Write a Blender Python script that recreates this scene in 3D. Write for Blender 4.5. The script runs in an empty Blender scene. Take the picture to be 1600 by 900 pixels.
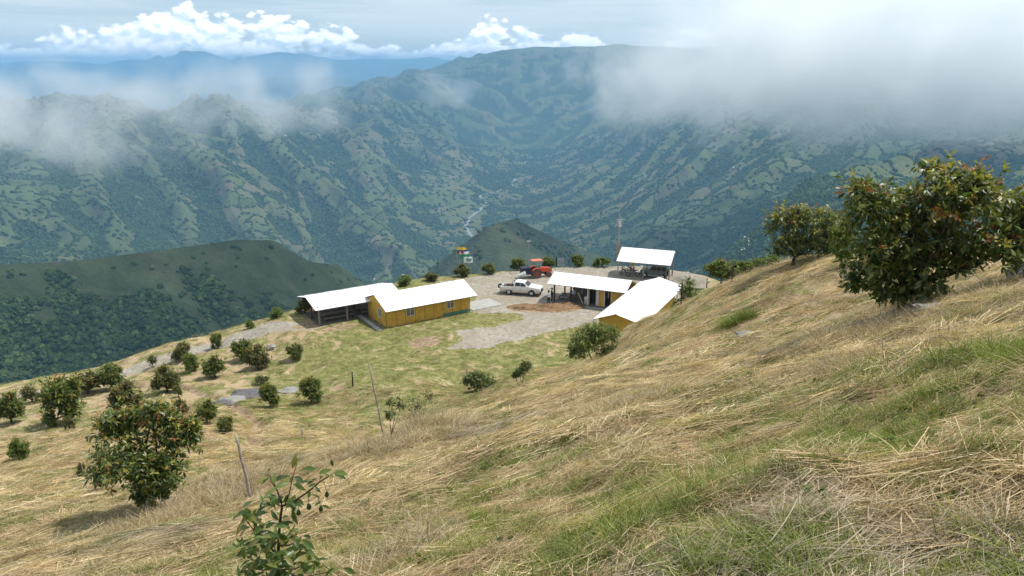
import bpy, bmesh, math, random
import numpy as np
from mathutils import Vector, Matrix, Euler
sc = bpy.context.scene
COL = sc.collection
R = math.radians
random.seed(7); rng = np.random.default_rng(11)

# ------------------------------------------------------------------ camera, sky, sun, exposure
FPX, PITCH = 1186.0, R(16.4)
CP, SP = math.cos(PITCH), math.sin(PITCH)
cd = bpy.data.cameras.new('camera'); cam = bpy.data.objects.new('camera', cd); COL.objects.link(cam)
cd.sensor_width = 36.0; cd.lens = 36.0*FPX/1600.0; cd.clip_start = 0.1; cd.clip_end = 120000
cam.location = (0, 0, 0); cam.rotation_euler = (R(90)-PITCH, 0, 0)
sc.camera = cam
SUN_AZ, SUN_EL = R(74), R(62)
SD = Vector((math.sin(SUN_AZ)*math.cos(SUN_EL), math.cos(SUN_AZ)*math.cos(SUN_EL), math.sin(SUN_EL)))
sl = bpy.data.lights.new('sun', 'SUN'); sl.energy = 5.0; sl.angle = R(0.55); sl.color = (1.0, 0.955, 0.88)
so = bpy.data.objects.new('sun', sl); COL.objects.link(so); so.rotation_euler = SD.to_track_quat('Z', 'Y').to_euler()
sc.view_settings.view_transform = 'Standard'; sc.view_settings.look = 'None'
sc.view_settings.gamma = 1.0; sc.view_settings.exposure = 0.0; sc.view_settings.use_curve_mapping = False
sc.render.engine = 'CYCLES'
cy = sc.cycles
cy.use_adaptive_sampling = True; cy.adaptive_threshold = .02
cy.max_bounces = 14; cy.diffuse_bounces = 2; cy.glossy_bounces = 2; cy.transmission_bounces = 4
cy.transparent_max_bounces = 8; cy.volume_bounces = 12
cy.volume_step_rate = .35; cy.volume_max_steps = 256
cy.use_denoising = True; cy.sample_clamp_indirect = 4.0; cy.caustics_reflective = False; cy.caustics_refractive = False

# ------------------------------------------------------------------ node helpers
class NT:
    def __init__(s, tree): s.t = tree; s.N = tree.nodes; s.L = tree.links
    def n(s, typ, **kw):
        nd = s.N.new('ShaderNode'+typ)
        for k, v in kw.items():
            if k.startswith('_'): setattr(nd, k[1:], v)
            else:
                key = int(k[1:]) if k[0] == 'i' and k[1:].isdigit() else k.replace('__', ' ')
                s.set(nd.inputs[key], v)
        return nd
    def set(s, sock, v):
        if isinstance(v, bpy.types.NodeSocket): s.L.new(v, sock)
        elif isinstance(v, bpy.types.Node): s.L.new(v.outputs[0], sock)
        else:
            if hasattr(sock.default_value, '__len__') and not hasattr(v, '__len__'): v = [v]*len(sock.default_value)
            if hasattr(sock.default_value, '__len__') and len(sock.default_value) == 4 and len(v) == 3: v = (*v, 1)
            sock.default_value = v
    def m(s, op, a, b=0.0, c=0.0, clamp=False):
        nd = s.N.new('ShaderNodeMath'); nd.operation = op; nd.use_clamp = clamp
        s.set(nd.inputs[0], a); s.set(nd.inputs[1], b); s.set(nd.inputs[2], c); return nd.outputs[0]
    def mix(s, f, a, b, mode='MIX'):
        nd = s.N.new('ShaderNodeMix'); nd.data_type = 'RGBA'; nd.blend_type = mode; nd.clamp_factor = True
        s.set(nd.inputs[0], f); s.set(nd.inputs[6], a); s.set(nd.inputs[7], b); return nd.outputs[2]
    def ss(s, x, lo, hi, a=0.0, b=1.0):
        nd = s.N.new('ShaderNodeMapRange'); nd.interpolation_type = 'SMOOTHSTEP'
        for k, v in enumerate((x, lo, hi, a, b)): s.set(nd.inputs[k], v)
        return nd.outputs[0]
    def noise(s, vec, scale, detail=4, rough=0.55, dist=0.0):
        nd = s.n('TexNoise', Vector=vec, Scale=scale, Detail=detail, Roughness=rough, Distortion=dist); return nd
    def attr(s, name, typ='GEOMETRY'):
        nd = s.N.new('ShaderNodeAttribute'); nd.attribute_type = typ; nd.attribute_name = name; return nd
    def comb(s, x, y, z=0.0): return s.n('CombineXYZ', X=x, Y=y, Z=z).outputs[0]

MATS = {}
def newmat(name):
    m = bpy.data.materials.new(name); m.use_nodes = True
    t = NT(m.node_tree); b = t.N['Principled BSDF']; MATS[name] = m
    return m, t, b
def simple(name, col, rough=0.7, var=0.12, scale=4.0, metal=0.0, bump=0.0, spec=0.3, obj=True):
    if name in MATS: return MATS[name]
    m, t, b = newmat(name)
    tc = t.n('TexCoord'); v = tc.outputs['Object']
    nz = t.noise(v, scale, 5, 0.6).outputs['Fac']
    nz2 = t.noise(v, scale*9, 3, 0.6).outputs['Fac']
    f = t.ss(t.m('ADD', t.m('MULTIPLY', nz, .7), t.m('MULTIPLY', nz2, .3)), .3, .7)
    c0 = [max(0, c*(1-var)) for c in col]; c1 = [min(1, c*(1+var)) for c in col]
    t.set(b.inputs['Base Color'], t.mix(f, c0, c1)); b.inputs['Roughness'].default_value = rough
    b.inputs['Metallic'].default_value = metal; b.inputs['Specular IOR Level'].default_value = spec
    if bump: t.set(b.inputs['Normal'], t.n('Bump', Strength=bump, Distance=0.02, Height=nz2).outputs[0])
    return m

# ------------------------------------------------------------------ world: Nishita sky with cirrus and a cumulus band
w = bpy.data.worlds.new('World'); sc.world = w; w.use_nodes = True
t = NT(w.node_tree); t.N.clear()
out = t.N.new('ShaderNodeOutputWorld')
sky = t.N.new('ShaderNodeTexSky'); sky.sky_type = 'NISHITA'; sky.sun_disc = False
sky.sun_elevation = SUN_EL; sky.sun_rotation = SUN_AZ; sky.altitude = 1900; sky.dust_density = 1.2; sky.ozone_density = 1.3
tc = t.n('TexCoord'); sx = t.n('SeparateXYZ', i0=tc.outputs['Generated'])
X, Y, Z = sx.outputs
az = t.m('ARCTAN2', X, Y); el = t.m('ARCSINE', Z)          # radians
deg = 57.29578
azd = t.m('MULTIPLY', az, deg); eld = t.m('MULTIPLY', el, deg)
# cirrus streaks
cv = t.comb(t.m('MULTIPLY', azd, .035), t.m('MULTIPLY', eld, .62), 3.1)
ci = t.noise(cv, 1.9, 4, .66, .45).outputs['Fac']
ci2 = t.noise(t.comb(t.m('MULTIPLY', azd, .03), t.m('MULTIPLY', eld, .12), 9.0), 1.0, 2, .5).outputs['Fac']
cir = t.ss(t.m('ADD', t.m('MULTIPLY', ci, .95), t.m('MULTIPLY', ci2, .35)), .46, .76, .32, 1.0)
# cumulus
big = t.noise(t.comb(t.m('MULTIPLY', azd, .075), 0.0, 4.1), 1.0, 2, .5).outputs['Fac']
topel = t.ss(big, .36, .60, 2.0, 5.8)
def cum(dx, dz, det):
    vv = t.comb(t.m('MULTIPLY', t.m('ADD', azd, dx), .33), t.m('MULTIPLY', t.m('ADD', eld, dz), .52), 5.7)
    n1 = t.noise(vv, 1.5, det, .55, .2).outputs['Fac']
    vo = t.n('TexVoronoi', _feature='F1', Vector=vv, Scale=5.0)
    return t.m('ADD', t.m('MULTIPLY', n1, 1.15), t.m('MULTIPLY', t.m('SUBTRACT', .5, vo.outputs['Distance']), .16))
c0 = cum(0, 0, 6); c1 = cum(.22, .40, 3)
prof = t.m('MULTIPLY', t.ss(eld, -1.6, -.4), t.ss(eld, t.m('MULTIPLY', topel, .30), topel, 1.0, 0.0))
dens = t.ss(t.m('ADD', c0, t.m('MULTIPLY', t.m('SUBTRACT', prof, 1.0), .55)), .39, .50)
shade = t.ss(t.m('SUBTRACT', c0, c1), -.16, .12)
cc = t.mix(shade, (.60, .69, .79), (1.0, 1.0, 1.0))
bsky = t.n('Background', Color=sky.outputs[0], Strength=.125)
bcir = t.n('Background', Color=(.82, .94, 1.0), Strength=.98)
bcum = t.n('Background', Color=cc, Strength=1.7)
m1 = t.n('MixShader', Fac=cir, i1=bsky.outputs[0], i2=bcir.outputs[0])
m2 = t.n('MixShader', Fac=dens, i1=m1.outputs[0], i2=bcum.outputs[0])
t.L.new(m2.outputs[0], out.inputs['Surface'])

# ------------------------------------------------------------------ pixel <-> world, noise, splines
def ray(px, py):
    u = (px-800.0)/FPX; v = (450.0-py)/FPX
    return np.array([u, CP+v*SP, -SP+v*CP])
def G(px, py, Yd): d = ray(px, py); return d*(Yd/d[1])            # point at depth Yd
def PZ(px, py, z): d = ray(px, py); return d*(z/d[2])             # point on level z
def hash2(ix, iy, seed):
    h = (ix.astype(np.int64)*374761393 + iy.astype(np.int64)*668265263 + seed*1274126177) & 0x7fffffff
    h = ((h ^ (h >> 13))*1103515245) & 0x7fffffff
    h = ((h ^ (h >> 16))*69069 + 12345) & 0x7fffffff
    return ((h ^ (h >> 11)) & 0xffff)/65535.0
def pn(x, y, seed=0):
    ix = np.floor(x); iy = np.floor(y); fx = x-ix; fy = y-iy
    ux = fx*fx*fx*(fx*(fx*6-15)+10); uy = fy*fy*fy*(fy*(fy*6-15)+10)
    def g(dx, dy):
        a = hash2(ix+dx, iy+dy, seed)*2*math.pi
        return np.cos(a)*(fx-dx)+np.sin(a)*(fy-dy)
    a = g(0, 0); b = g(1, 0); c = g(0, 1); d = g(1, 1)
    return ((a*(1-ux)+b*ux)*(1-uy)+(c*(1-ux)+d*ux)*uy)*1.5
def fbm(x, y, seed=0, oct=4, gain=.5):
    s = 0; a = 1; k = 1
    for o in range(oct): s = s+a*pn(x*k, y*k, seed+o*17); a *= gain; k *= 2.03
    return s
def ridged(x, y, seed=0, oct=4, gain=.5):
    s = 0; a = 1; k = 1; w = 1
    for o in range(oct):
        n = 1-np.abs(pn(x*k, y*k, seed+o*31)*1.3); n = np.clip(n, 0, 1)**2
        s = s+a*n*w; w = np.clip(n*1.3, 0, 1); a *= gain; k *= 2.1
    return s
def sstep(x, a, b):
    q = np.clip((x-a)/(b-a), 0, 1); return q*q*(3-2*q)
class TPS:
    def __init__(s, P, lam=1e-4):
        P = np.asarray(P, float); s.c = P[:, :2]; n = len(P)
        s.sc = np.abs(s.c).max(); s.c = s.c/s.sc
        d = np.linalg.norm(s.c[:, None]-s.c[None], axis=2); K = s.k(d)+lam*np.eye(n)
        A = np.zeros((n+3, n+3)); A[:n, :n] = K; A[:n, n] = 1; A[:n, n+1:] = s.c; A[n, :n] = 1; A[n+1:, :n] = s.c.T
        s.w = np.linalg.solve(A, np.r_[P[:, 2], 0, 0, 0])
    def k(s, d): return np.where(d > 1e-9, d*d*np.log(d+1e-12), 0)
    def __call__(s, x, y):
        x = np.asarray(x, float)/s.sc; y = np.asarray(y, float)/s.sc; sh = x.shape; x = x.ravel(); y = y.ravel()
        o = s.w[-3]+s.w[-2]*x+s.w[-1]*y
        for i in range(len(s.c)):
            d2 = (x-s.c[i, 0])**2+(y-s.c[i, 1])**2
            o = o+s.w[i]*.5*np.where(d2 > 1e-18, d2*np.log(d2+1e-24), 0)
        return o.reshape(sh)

# ------------------------------------------------------------------ the near hill
ZY = -28.0
near = []
for x, y in ((0,0),(0,-6),(7,0),(-7,0),(9,-6),(-10,-6),(0,5),(4,8),(-6,8),(9,5),(-3,3),(3,3),(0,11),(14,8),(-13,2),(20,0)):
    near.append((x, y, -1.6+.31*x-.40*y))
for a in ((1410,490,16),(1600,402,24),(1490,425,25),(1320,418,30),(1240,416,36),(1200,424,38),(1130,450,44),(1062,486,46),(1030,499,46),(985,512,45),
          (930,573,40),(860,592,41),(800,612,37),(700,646,31),(640,668,27),(603,690,22),(1200,560,18),(1000,640,17),(1300,520,21),(1120,520,28),
          (800,760,9.5),(240,800,19),(395,785,18),(500,720,21),(0,800,22),(0,900,10.5),(355,677,44),(30,722,40),(100,660,56),(0,662,56),(200,640,56),
          (423,634,56),(487,630,58),(551,604,61),(640,600,60),(300,600,66),(400,578,70),(200,578,75),(80,605,73),(0,602,76),(130,577,80),(270,537,82),(380,507,86),
          (330,545,78),(740,610,60),(820,587,57),(700,560,69)):
    near.append(tuple(G(*a)))
for x, y, z in ((-24,78,ZY),(-14,76,ZY),(0,72,-27.7),(9,72,ZY),(-20,90,ZY),(-8,95,ZY),(5,88,ZY),(15,84,ZY),(22,95,ZY),(5,104,ZY),(20,105,ZY),(-12,100,ZY),
                (14,66,-26.6),(19,72,-26.4),(24,82,-26.9),(19,60,-22.6),(11,57,-22.5),(5,54,-23.8),(0,48,-23.5),(-7,42,-22.0),(-3,36,-17.5),(30,92,-26),(26,66,-19),(32,75,-24),(33,48,-15),(40,30,-11),(28,26,-7.6),
                (45,60,-24),(45,95,-40),(30,115,-36),(10,119,-36),(-10,116,-36),(-28,105,-36),(-48,100,-46),(-70,92,-50),(-85,75,-52),(-70,50,-40),(-45,25,-25),(-35,10,-17),
                (30,150,-58),(0,150,-56),(-40,140,-60),(-90,120,-74),(70,100,-55),(70,50,-32),(60,10,-10),(-80,10,-42),(0,200,-92),(70,170,-88),(-80,190,-100),(110,80,-66),(-130,90,-86),(-120,20,-66),(100,0,-22)):
    near.append((x, y, z))
TN = TPS(near, 2e-5)
yard_px = [(452,500),(470,512),(520,520),(602,516),(640,508),(690,498),(738,492),(800,493),(850,508),(920,506),(1000,500),(1080,462),(1090,430),(1000,418),(930,417),(870,419),(790,426),(735,434),(640,455),(560,468),(470,488)]
YARD = np.array([PZ(a, b, ZY)[:2] for a, b in yard_px])
def sdist(poly, x, y):                                         # signed distance, negative inside
    sh = x.shape; x = x.ravel(); y = y.ravel(); d = np.full(x.shape, 1e18); ins = np.zeros(x.shape, bool); n = len(poly)
    for i in range(n):
        ax, ay = poly[i]; bx, by = poly[(i+1) % n]; ex, ey = bx-ax, by-ay
        q = np.clip(((x-ax)*ex+(y-ay)*ey)/(ex*ex+ey*ey), 0, 1)
        d = np.minimum(d, (x-ax-q*ex)**2+(y-ay-q*ey)**2)
        c = ((ay > y) != (by > y)) & (x < (bx-ax)*(y-ay)/(by-ay+1e-12)+ax); ins ^= c
    d = np.sqrt(d); return np.where(ins, -d, d).reshape(sh)
def pdist(line, x, y):                                         # distance to a polyline
    d = np.full(x.shape, 1e18)
    for (ax, ay), (bx, by) in zip(line[:-1], line[1:]):
        ex, ey = bx-ax, by-ay; q = np.clip(((x-ax)*ex+(y-ay)*ey)/(ex*ex+ey*ey), 0, 1)
        d = np.minimum(d, (x-ax-q*ex)**2+(y-ay-q*ey)**2)
    return np.sqrt(d)
def HN(x, y, rough=True):
    x = np.asarray(x, float); y = np.asarray(y, float)
    z = TN(x, y)
    sd = sdist(YARD, x, y); f = 1-sstep(sd, -1.0, 5.0)
    z = z*(1-f)+ZY*f
    if rough:
        k = sstep(sd, 0, 6); r = np.hypot(x, y)
        z = z+k*(.15*fbm(x/1.9, y/1.9, 3, 3)+.28*fbm(x/9, y/9, 5, 2)*sstep(r, 3, 14)) + (.02+.035*k)*fbm(x/.6, y/.6, 8, 2)
    return z
def gz(x, y): return float(HN(np.array([x]), np.array([y]))[0])
ROAD = [PZ(476,512,ZY)[:2], PZ(425,508,ZY)[:2], G(372,521,80)[:2], G(300,548,78)[:2], G(225,570,75)[:2], G(150,592,73)[:2], G(60,613,71)[:2], G(-60,640,68)[:2], G(-250,680,62)[:2]]
LANE = [PZ(930,497,ZY)[:2], PZ(860,505,ZY)[:2], PZ(800,517,ZY)[:2], PZ(735,540,ZY)[:2]]
GULLY = [G(160,562,72)[:2], G(215,590,68)[:2], G(300,606,64)[:2], G(345,622,59)[:2], G(400,655,50)[:2], G(388,720,32)[:2]]
def masks(x, y):
    sd = sdist(YARD, x, y); r = np.hypot(x, y)
    n1 = fbm(x/5, y/5, 41, 3)
    flat = sstep(sd, 6, -6)
    # gravel: the yard minus the lawn strip before the yellow house, plus the lane and the road
    GR = np.array([PZ(*p, ZY)[:2] for p in ((742,462),(738,486),(775,488),(808,490),(812,497),(780,507),(735,516),(712,522),(722,532),(708,549),(765,549),(800,534),(850,519),(890,513),(935,506),(1000,500),(1085,465),(1095,428),(1000,416),(930,415),(870,417),(790,424),(735,433),(690,440),(700,450))])
    g = sstep(sdist(GR, x, y)+n1*.9, 1.0, -1.0)
    rd = pdist(ROAD, x, y); g = np.maximum(g, .95*sstep(rd+n1*.5, 2.0, 1.0))
    soil = np.zeros_like(x)
    def blob(c, rad, ang=0, asp=1.0, v=1.0):
        nonlocal soil
        dx, dy = x-c[0], y-c[1]; ca, sa = math.cos(ang), math.sin(ang)
        d = np.hypot(dx*ca+dy*sa, (-dx*sa+dy*ca)*asp)/rad
        soil = np.maximum(soil, v*sstep(d+n1*.25, 1.1, .75))
    blob(PZ(662,538,ZY), 1.7, .3, 1.0, .9)
    blob(PZ(535,512,ZY), 3.0, .6, 2.2, .62); blob(PZ(490,507,ZY), 3.2, .6, 2.0, .62)
    blob(PZ(850,482,ZY), 4.6, .0, 2.4, 1.0)
    gd = pdist(GULLY, x, y); soil = np.maximum(soil, .8*sstep(gd+n1*.3, .75, .3))
    for rl in ([(935,500),(885,492),(840,474),(800,470),(760,462)], [(930,470),(880,445),(830,440),(770,445),(745,455)], [(960,440),(900,436),(860,445),(845,470),(800,500),(750,535)]):
        dr_ = pdist([PZ(*p, ZY)[:2] for p in rl], x, y)+.25*n1; soil = np.maximum(soil, .50*sstep(np.abs(dr_-.8), .42, .12)*g)
    lawn = sstep(y+n1*4, 44, 56)*sstep(np.abs(x+2)+n1*3, 26, 16)
    green = np.clip(.40+.16*fbm(x/8, y/8, 61, 2)+.34*fbm(x/2.4, y/2.4, 63, 3)+.44*fbm(x/.85, y/.85, 67, 2)+.34*lawn+.06*sstep(y, 40, 60)+.08*sstep(r, 14, 5), 0, 1)
    # behind the crest on the far side the slope is green scrub
    beyond = sstep(y-x*.9, 30, 60)*0+sstep(sdist(YARD, x, y), 10, 22)*sstep(y, 86, 100)
    beyond = np.maximum(beyond, sstep(x-.42*y, 2, 10)*sstep(y, 46, 60))
    beyond = np.maximum(beyond, sstep(-x-.6*y, 2, 12)*sstep(y, 72, 84)*.6)
    green = np.maximum(green, beyond)
    g = g*(1-beyond)
    return dict(gravel=g, soil=soil, green=green, lawn=lawn, beyond=beyond)

def add_obj(name, me, mat=None, parent=None, loc=None, **props):
    ob = bpy.data.objects.new(name, me); COL.objects.link(ob)
    if mat is not None and me is not None:
        if not me.materials: me.materials.append(MATS[mat] if isinstance(mat, str) else mat)
    if parent is not None: ob.parent = parent
    if loc is not None: ob.location = loc
    for k, v in props.items(): ob[k] = v
    return ob
def np_mesh(name, V, F, smooth=False, attrs=None):
    me = bpy.data.meshes.new(name); V = np.asarray(V, np.float32); F = np.asarray(F, np.int32)
    n, k = F.shape
    me.vertices.add(len(V)); me.vertices.foreach_set('co', V.ravel())
    me.loops.add(n*k); me.loops.foreach_set('vertex_index', F.ravel())
    me.polygons.add(n); me.polygons.foreach_set('loop_start', np.arange(0, n*k, k, dtype=np.int32))
    me.polygons.foreach_set('loop_total', np.full(n, k, np.int32))
    if smooth: me.polygons.foreach_set('use_smooth', np.ones(n, bool))
    me.update(calc_edges=True)
    for nm, d in (attrs or {}).items():
        d = np.asarray(d, np.float32)
        if d.ndim == 1: a = me.attributes.new(nm, 'FLOAT', 'POINT'); a.data.foreach_set('value', d)
        else: a = me.attributes.new(nm, 'FLOAT_VECTOR', 'POINT'); a.data.foreach_set('vector', d.ravel())
    return me
def grid_faces(nr, nc):
    i = np.arange((nr-1)*(nc-1)); r = i//(nc-1); c = i % (nc-1); a = r*nc+c
    return np.stack([a, a+1, a+nc+1, a+nc], 1)
def submesh(name, V, F, keep, attrs):
    f = F[keep]; ids, inv = np.unique(f, return_inverse=True)
    return np_mesh(name, V[ids], inv.reshape(f.shape), True, {k: v[ids] for k, v in attrs.items()})

# near ground material
m, t, b = newmat('ground')
tc = t.n('TexCoord'); v = tc.outputs['Object']
gr = t.attr('gravel').outputs['Fac']; so_ = t.attr('soil').outputs['Fac']; gn = t.attr('green').outputs['Fac']
n_f = t.noise(v, 14, 4, .65).outputs['Fac']; n_m = t.noise(v, 2.2, 4, .6).outputs['Fac']; n_l = t.noise(v, .35, 4, .55).outputs['Fac']
mp = t.n('Mapping', Vector=v); mp.inputs['Rotation'].default_value = (0, 0, R(28)); mp.inputs['Scale'].default_value = (1.0, 6.0, 3.0)
st = t.noise(mp.outputs[0], 2.4, 5, .65, .6).outputs['Fac']
straw = t.mix(t.ss(st, .35, .68), (.27, .195, .115), (.52, .405, .25))
straw = t.mix(t.ss(n_l, .45, .65, 0, .5), straw, (.30, .235, .155))
straw = t.mix(t.ss(n_f, .5, .75, 0, .4), straw, (.13, .09, .045))
grs = t.mix(t.ss(n_m, .35, .65), (.135, .14, .045), (.26, .24, .10))
grs = t.mix(t.ss(n_f, .5, .75, 0, .55), grs, (.055, .07, .02))
veg = t.mix(t.ss(t.m('ADD', gn, t.m('MULTIPLY', t.m('SUBTRACT', n_m, .5), .9)), .38, .62), straw, grs)
vo = t.n('TexVoronoi', Vector=v, Scale=5.5)
gcol = t.mix(t.ss(n_m, .35, .65), (.23, .205, .17), (.35, .315, .265))
gcol = t.mix(t.ss(vo.outputs['Distance'], .1, .55, .45, 0), gcol, (.42, .39, .34))
gcol = t.mix(t.ss(n_l, .42, .62, 0, .55), gcol, (.25, .21, .15))
scol = t.mix(t.ss(n_m, .35, .65), (.19, .125, .075), (.34, .26, .17))
f1 = t.ss(t.m('ADD', gr, t.m('MULTIPLY', t.m('SUBTRACT', n_m, .5), .8)), .42, .60)
f2 = t.ss(t.m('ADD', so_, t.m('MULTIPLY', t.m('SUBTRACT', n_m, .5), .7)), .42, .60)
col = t.mix(f1, veg, gcol); col = t.mix(f2, col, scol)
t.set(b.inputs['Base Color'], col); b.inputs['Roughness'].default_value = .95; b.inputs['Specular IOR Level'].default_value = .1
hb = t.m('ADD', t.m('MULTIPLY', n_f, .5), t.m('ADD', t.m('MULTIPLY', n_m, 1.2), t.m('MULTIPLY', st, .5)))
t.set(b.inputs['Normal'], t.n('Bump', Strength=.8, Distance=.07, Height=hb).outputs[0])

azs = np.radians(np.r_[np.linspace(-100, -42, 40), np.arange(-41.6, 41.7, .2), np.linspace(42, 100, 40)])
rs = [.25]
while rs[-1] < 300:
    r_ = rs[-1]; rs.append(r_+(max(.05, .014*r_) if r_ < 30 else .42 if r_ < 118 else .42+(r_-118)*.05))
rs = np.array(rs)
AZ, RR = np.meshgrid(azs, rs); GX = RR*np.sin(AZ); GY = RR*np.cos(AZ); GZ = HN(GX, GY)
mk = masks(GX, GY)
gd = pdist(GULLY, GX, GY); GZ = GZ-.45*sstep(gd, .9, .1)
V = np.stack([GX, GY, GZ], -1).reshape(-1, 3); F = grid_faces(len(rs), len(azs))[:, ::-1]
A = {k: mk[k].ravel() for k in ('gravel', 'soil', 'green')}
fg = A['gravel'][F].mean(1); fx = V[F][:, :, 0].mean(1); fy = V[F][:, :, 1].mean(1)
isg = fg > .8; isroad = isg & (pdist(ROAD, fx, fy) < 2.6)
for nm, keep in (('hillside_ground', ~isg), ('gravel_yard', isg & ~isroad), ('gravel_road', isroad)):
    add_obj(nm, submesh(nm, V, F, keep, A), 'ground', kind='structure')
def gzm(x, y):                                                  # height of the built ground mesh
    r_ = np.hypot(x, y); a_ = np.arctan2(x, y)
    i = np.clip(np.searchsorted(rs, r_)-1, 0, len(rs)-2); j = np.clip(np.searchsorted(azs, a_)-1, 0, len(azs)-2)
    u = (r_-rs[i])/(rs[i+1]-rs[i]); q = (a_-azs[j])/(azs[j+1]-azs[j])
    return (GZ[i, j]*(1-q)+GZ[i, j+1]*q)*(1-u)+(GZ[i+1, j]*(1-q)+GZ[i+1, j+1]*q)*u
def gz(x, y): return float(gzm(np.array([x]), np.array([y]))[0])
def hit(px, py, lo=1.5, hi=160.0):                              # where the line of sight meets the built ground
    d = ray(px, py); d = d/d[1]; ys = np.linspace(lo, hi, 6000)
    below = gzm(d[0]*ys, ys) > d[2]*ys
    k = int(np.argmax(below)) if below.any() else len(ys)-1
    yv = ys[k]; return np.array([d[0]*yv, yv, gz(d[0]*yv, yv)])

# ------------------------------------------------------------------ the valley and the mountains
far = [tuple(G(*a)) for a in (
    (745,374,4100),(735,350,4390),(760,320,4850),(800,290,5500),(830,240,6900),(850,200,7600),(900,150,8400),
    (700,130,8500),(600,160,8000),(800,105,8800),(1000,86,9000),(1130,78,9000),(900,95,8900),
    (0,410,2600),(200,405,3000),(200,280,3775),(200,185,4900),(0,280,3400),(0,185,4500),(400,425,3200),(400,300,4000),(400,185,5200),
    (560,300,4500),(560,185,6300),(620,175,6800),(600,430,3500),(700,300,4900),(700,380,4000),(760,400,3700),(300,178,5100),(100,180,4800),
    (1000,350,3800),(900,390,3600),(1100,400,2500),(1170,385,1900),(1050,385,2800),(1200,340,2300),(1300,300,2700),(1500,250,3000),(1600,200,3600),
    (1200,250,3800),(1000,250,5200),(1000,300,4500),(1200,200,4600),(1200,165,5400),(1400,165,5200),(1600,150,5000),(1000,200,6300),(1000,150,7600),(1300,230,3700),
    (880,330,4700),(900,260,6000),(1400,300,2200),(1600,300,1900))]
far += [(-3000,5600,-400),(-1800,6800,-520),(0,13500,-300),(2500,13500,-100),(-2500,12000,-700),(3500,7500,-200),(3200,6200,-230),(4500,5000,-150),(5500,8000,-200),
        (-600,1500,-720),(0,1400,-700),(300,1900,-800),(800,1400,-520),(-1500,1700,-640),(-1800,900,-560),(1500,900,-330),(2500,1500,-260),(0,700,-420),(-400,500,-380),(400,500,-300),(900,400,-220),(-900,500,-420),
        (-4500,5000,-250),(-4500,3000,-480),(-5000,8000,-500),(-3500,1500,-560),(4000,3000,-120),(-200,2600,-930),(200,2900,-930),(-6000,12000,-650),(6000,13000,0)]
TF = TPS(np.array(far), 3e-5)
def crest(pts, slope_f, slope_b, x, y, seed, amp=24, lam=80):
    d = np.full(x.shape, 1e18); cz = np.zeros(x.shape); sgn = np.zeros(x.shape); tpar = np.zeros(x.shape)
    acc = 0
    for (a, b_) in zip(pts[:-1], pts[1:]):
        ex, ey = b_[0]-a[0], b_[1]-a[1]; L = math.hypot(ex, ey)
        q = np.clip(((x-a[0])*ex+(y-a[1])*ey)/(L*L), 0, 1)
        dd = np.hypot(x-a[0]-q*ex, y-a[1]-q*ey); k = dd < d
        d = np.where(k, dd, d); cz = np.where(k, a[2]+(b_[2]-a[2])*q, cz)
        sgn = np.where(k, ex*(y-a[1])-ey*(x-a[0]), sgn); tpar = np.where(k, acc+q*L, tpar); acc += L
    s = np.where(sgn < 0, slope_f, slope_b)
    dr = np.sqrt(d*d+14*14)-14
    g = amp*sstep(d, 5, 140)*(1-2*np.abs(pn(tpar/lam+.12*pn(x/60, y/60, seed+3), d/900, seed)))
    return cz-s*dr-s*.02*d+g+5*fbm(x/55, y/55, seed+9, 3)*sstep(d, 0, 60)
RIDGE = [G(-220,430,900), G(0,414,1000), G(100,410,1050), G(200,398,1100), G(300,385,1180), G(370,375,1230), G(425,375,1290), G(447,395,1330), G(470,407,1380), G(530,415,1460), G(570,445,1520), G(640,500,1600)]
PYR = [G(770,352,1800), G(803,342,1980), G(835,357,2040), G(870,373,2120), G(915,392,2220), G(1000,425,2450)]
def HF(x, y):
    z = TF(x, y); r = np.hypot(x, y)
    wx = x+140*fbm(x/1500, y/1500, 71, 2); wy = y+140*fbm(x/1500, y/1500, 77, 2)
    k = sstep(r, 600, 2400)*(1-.4*sstep(r, 8000, 11000))
    riv = pdist(RIVER, x, y); k = k*sstep(riv, 60, 700)
    la, lc = wx*.62-wy*.78, wx*.78+wy*.62; ra, rc = -wx*.72-wy*.69, wx*.69-wy*.72
    sd_ = sstep(x-100, -500, 500)
    sp1 = ridged(la/3000, lc/900, 81, 4, .42)*(1-sd_)+ridged(ra/3000, rc/900, 83, 4, .42)*sd_
    sp2 = ridged(la/1000, lc/330, 85, 3, .45)*(1-sd_)+ridged(ra/1000, rc/330, 87, 3, .45)*sd_
    z = z+k*((128-48*sd_)*(np.minimum(sp1, 1.25+.3*(sp1-1.25))-.60)+(58-14*sd_)*(sp2-.6)+30*fbm(x/500, y/500, 91, 3))
    z = z+k*12*fbm(x/120, y/120, 95, 2)
    z = np.where(riv < 1500, np.maximum(z, -1000), z)
    hn = -34-.62*(np.hypot(x-2, (y-60)*1.0)-58)+25*fbm(x/200, y/200, 99, 3)*sstep(r, 250, 600)
    z = np.maximum(z, np.minimum(hn, -80))
    z = np.maximum(z, crest(RIDGE, .75, .6, x, y, 101)); z = np.maximum(z, crest(PYR, .80, .85, x, y, 111, 10, 120))
    return np.minimum(z, 150+.45*(z-150))
RIVER = [np.array(p[:2]) for p in (G(800,395,3900), G(757,380,4050), G(740,372,4120), G(728,358,4300), G(733,342,4500), G(762,324,4850), G(748,316,5000), G(775,305,5200), G(800,290,5500), G(815,262,6200), G(832,240,6900))]
azf = np.radians(np.r_[np.linspace(-62, -37.5, 40), np.arange(-37.2, 37.3, .105), np.linspace(37.6, 62, 40)])
rf = [190.]
while rf[-1] < 14500:
    r_ = rf[-1]; rf.append(r_+(22 if r_ < 780 else 6.5 if r_ < 1600 else 12 if r_ < 3200 else 15 if r_ < 6300 else 42))
rf = np.array(rf)
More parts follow.
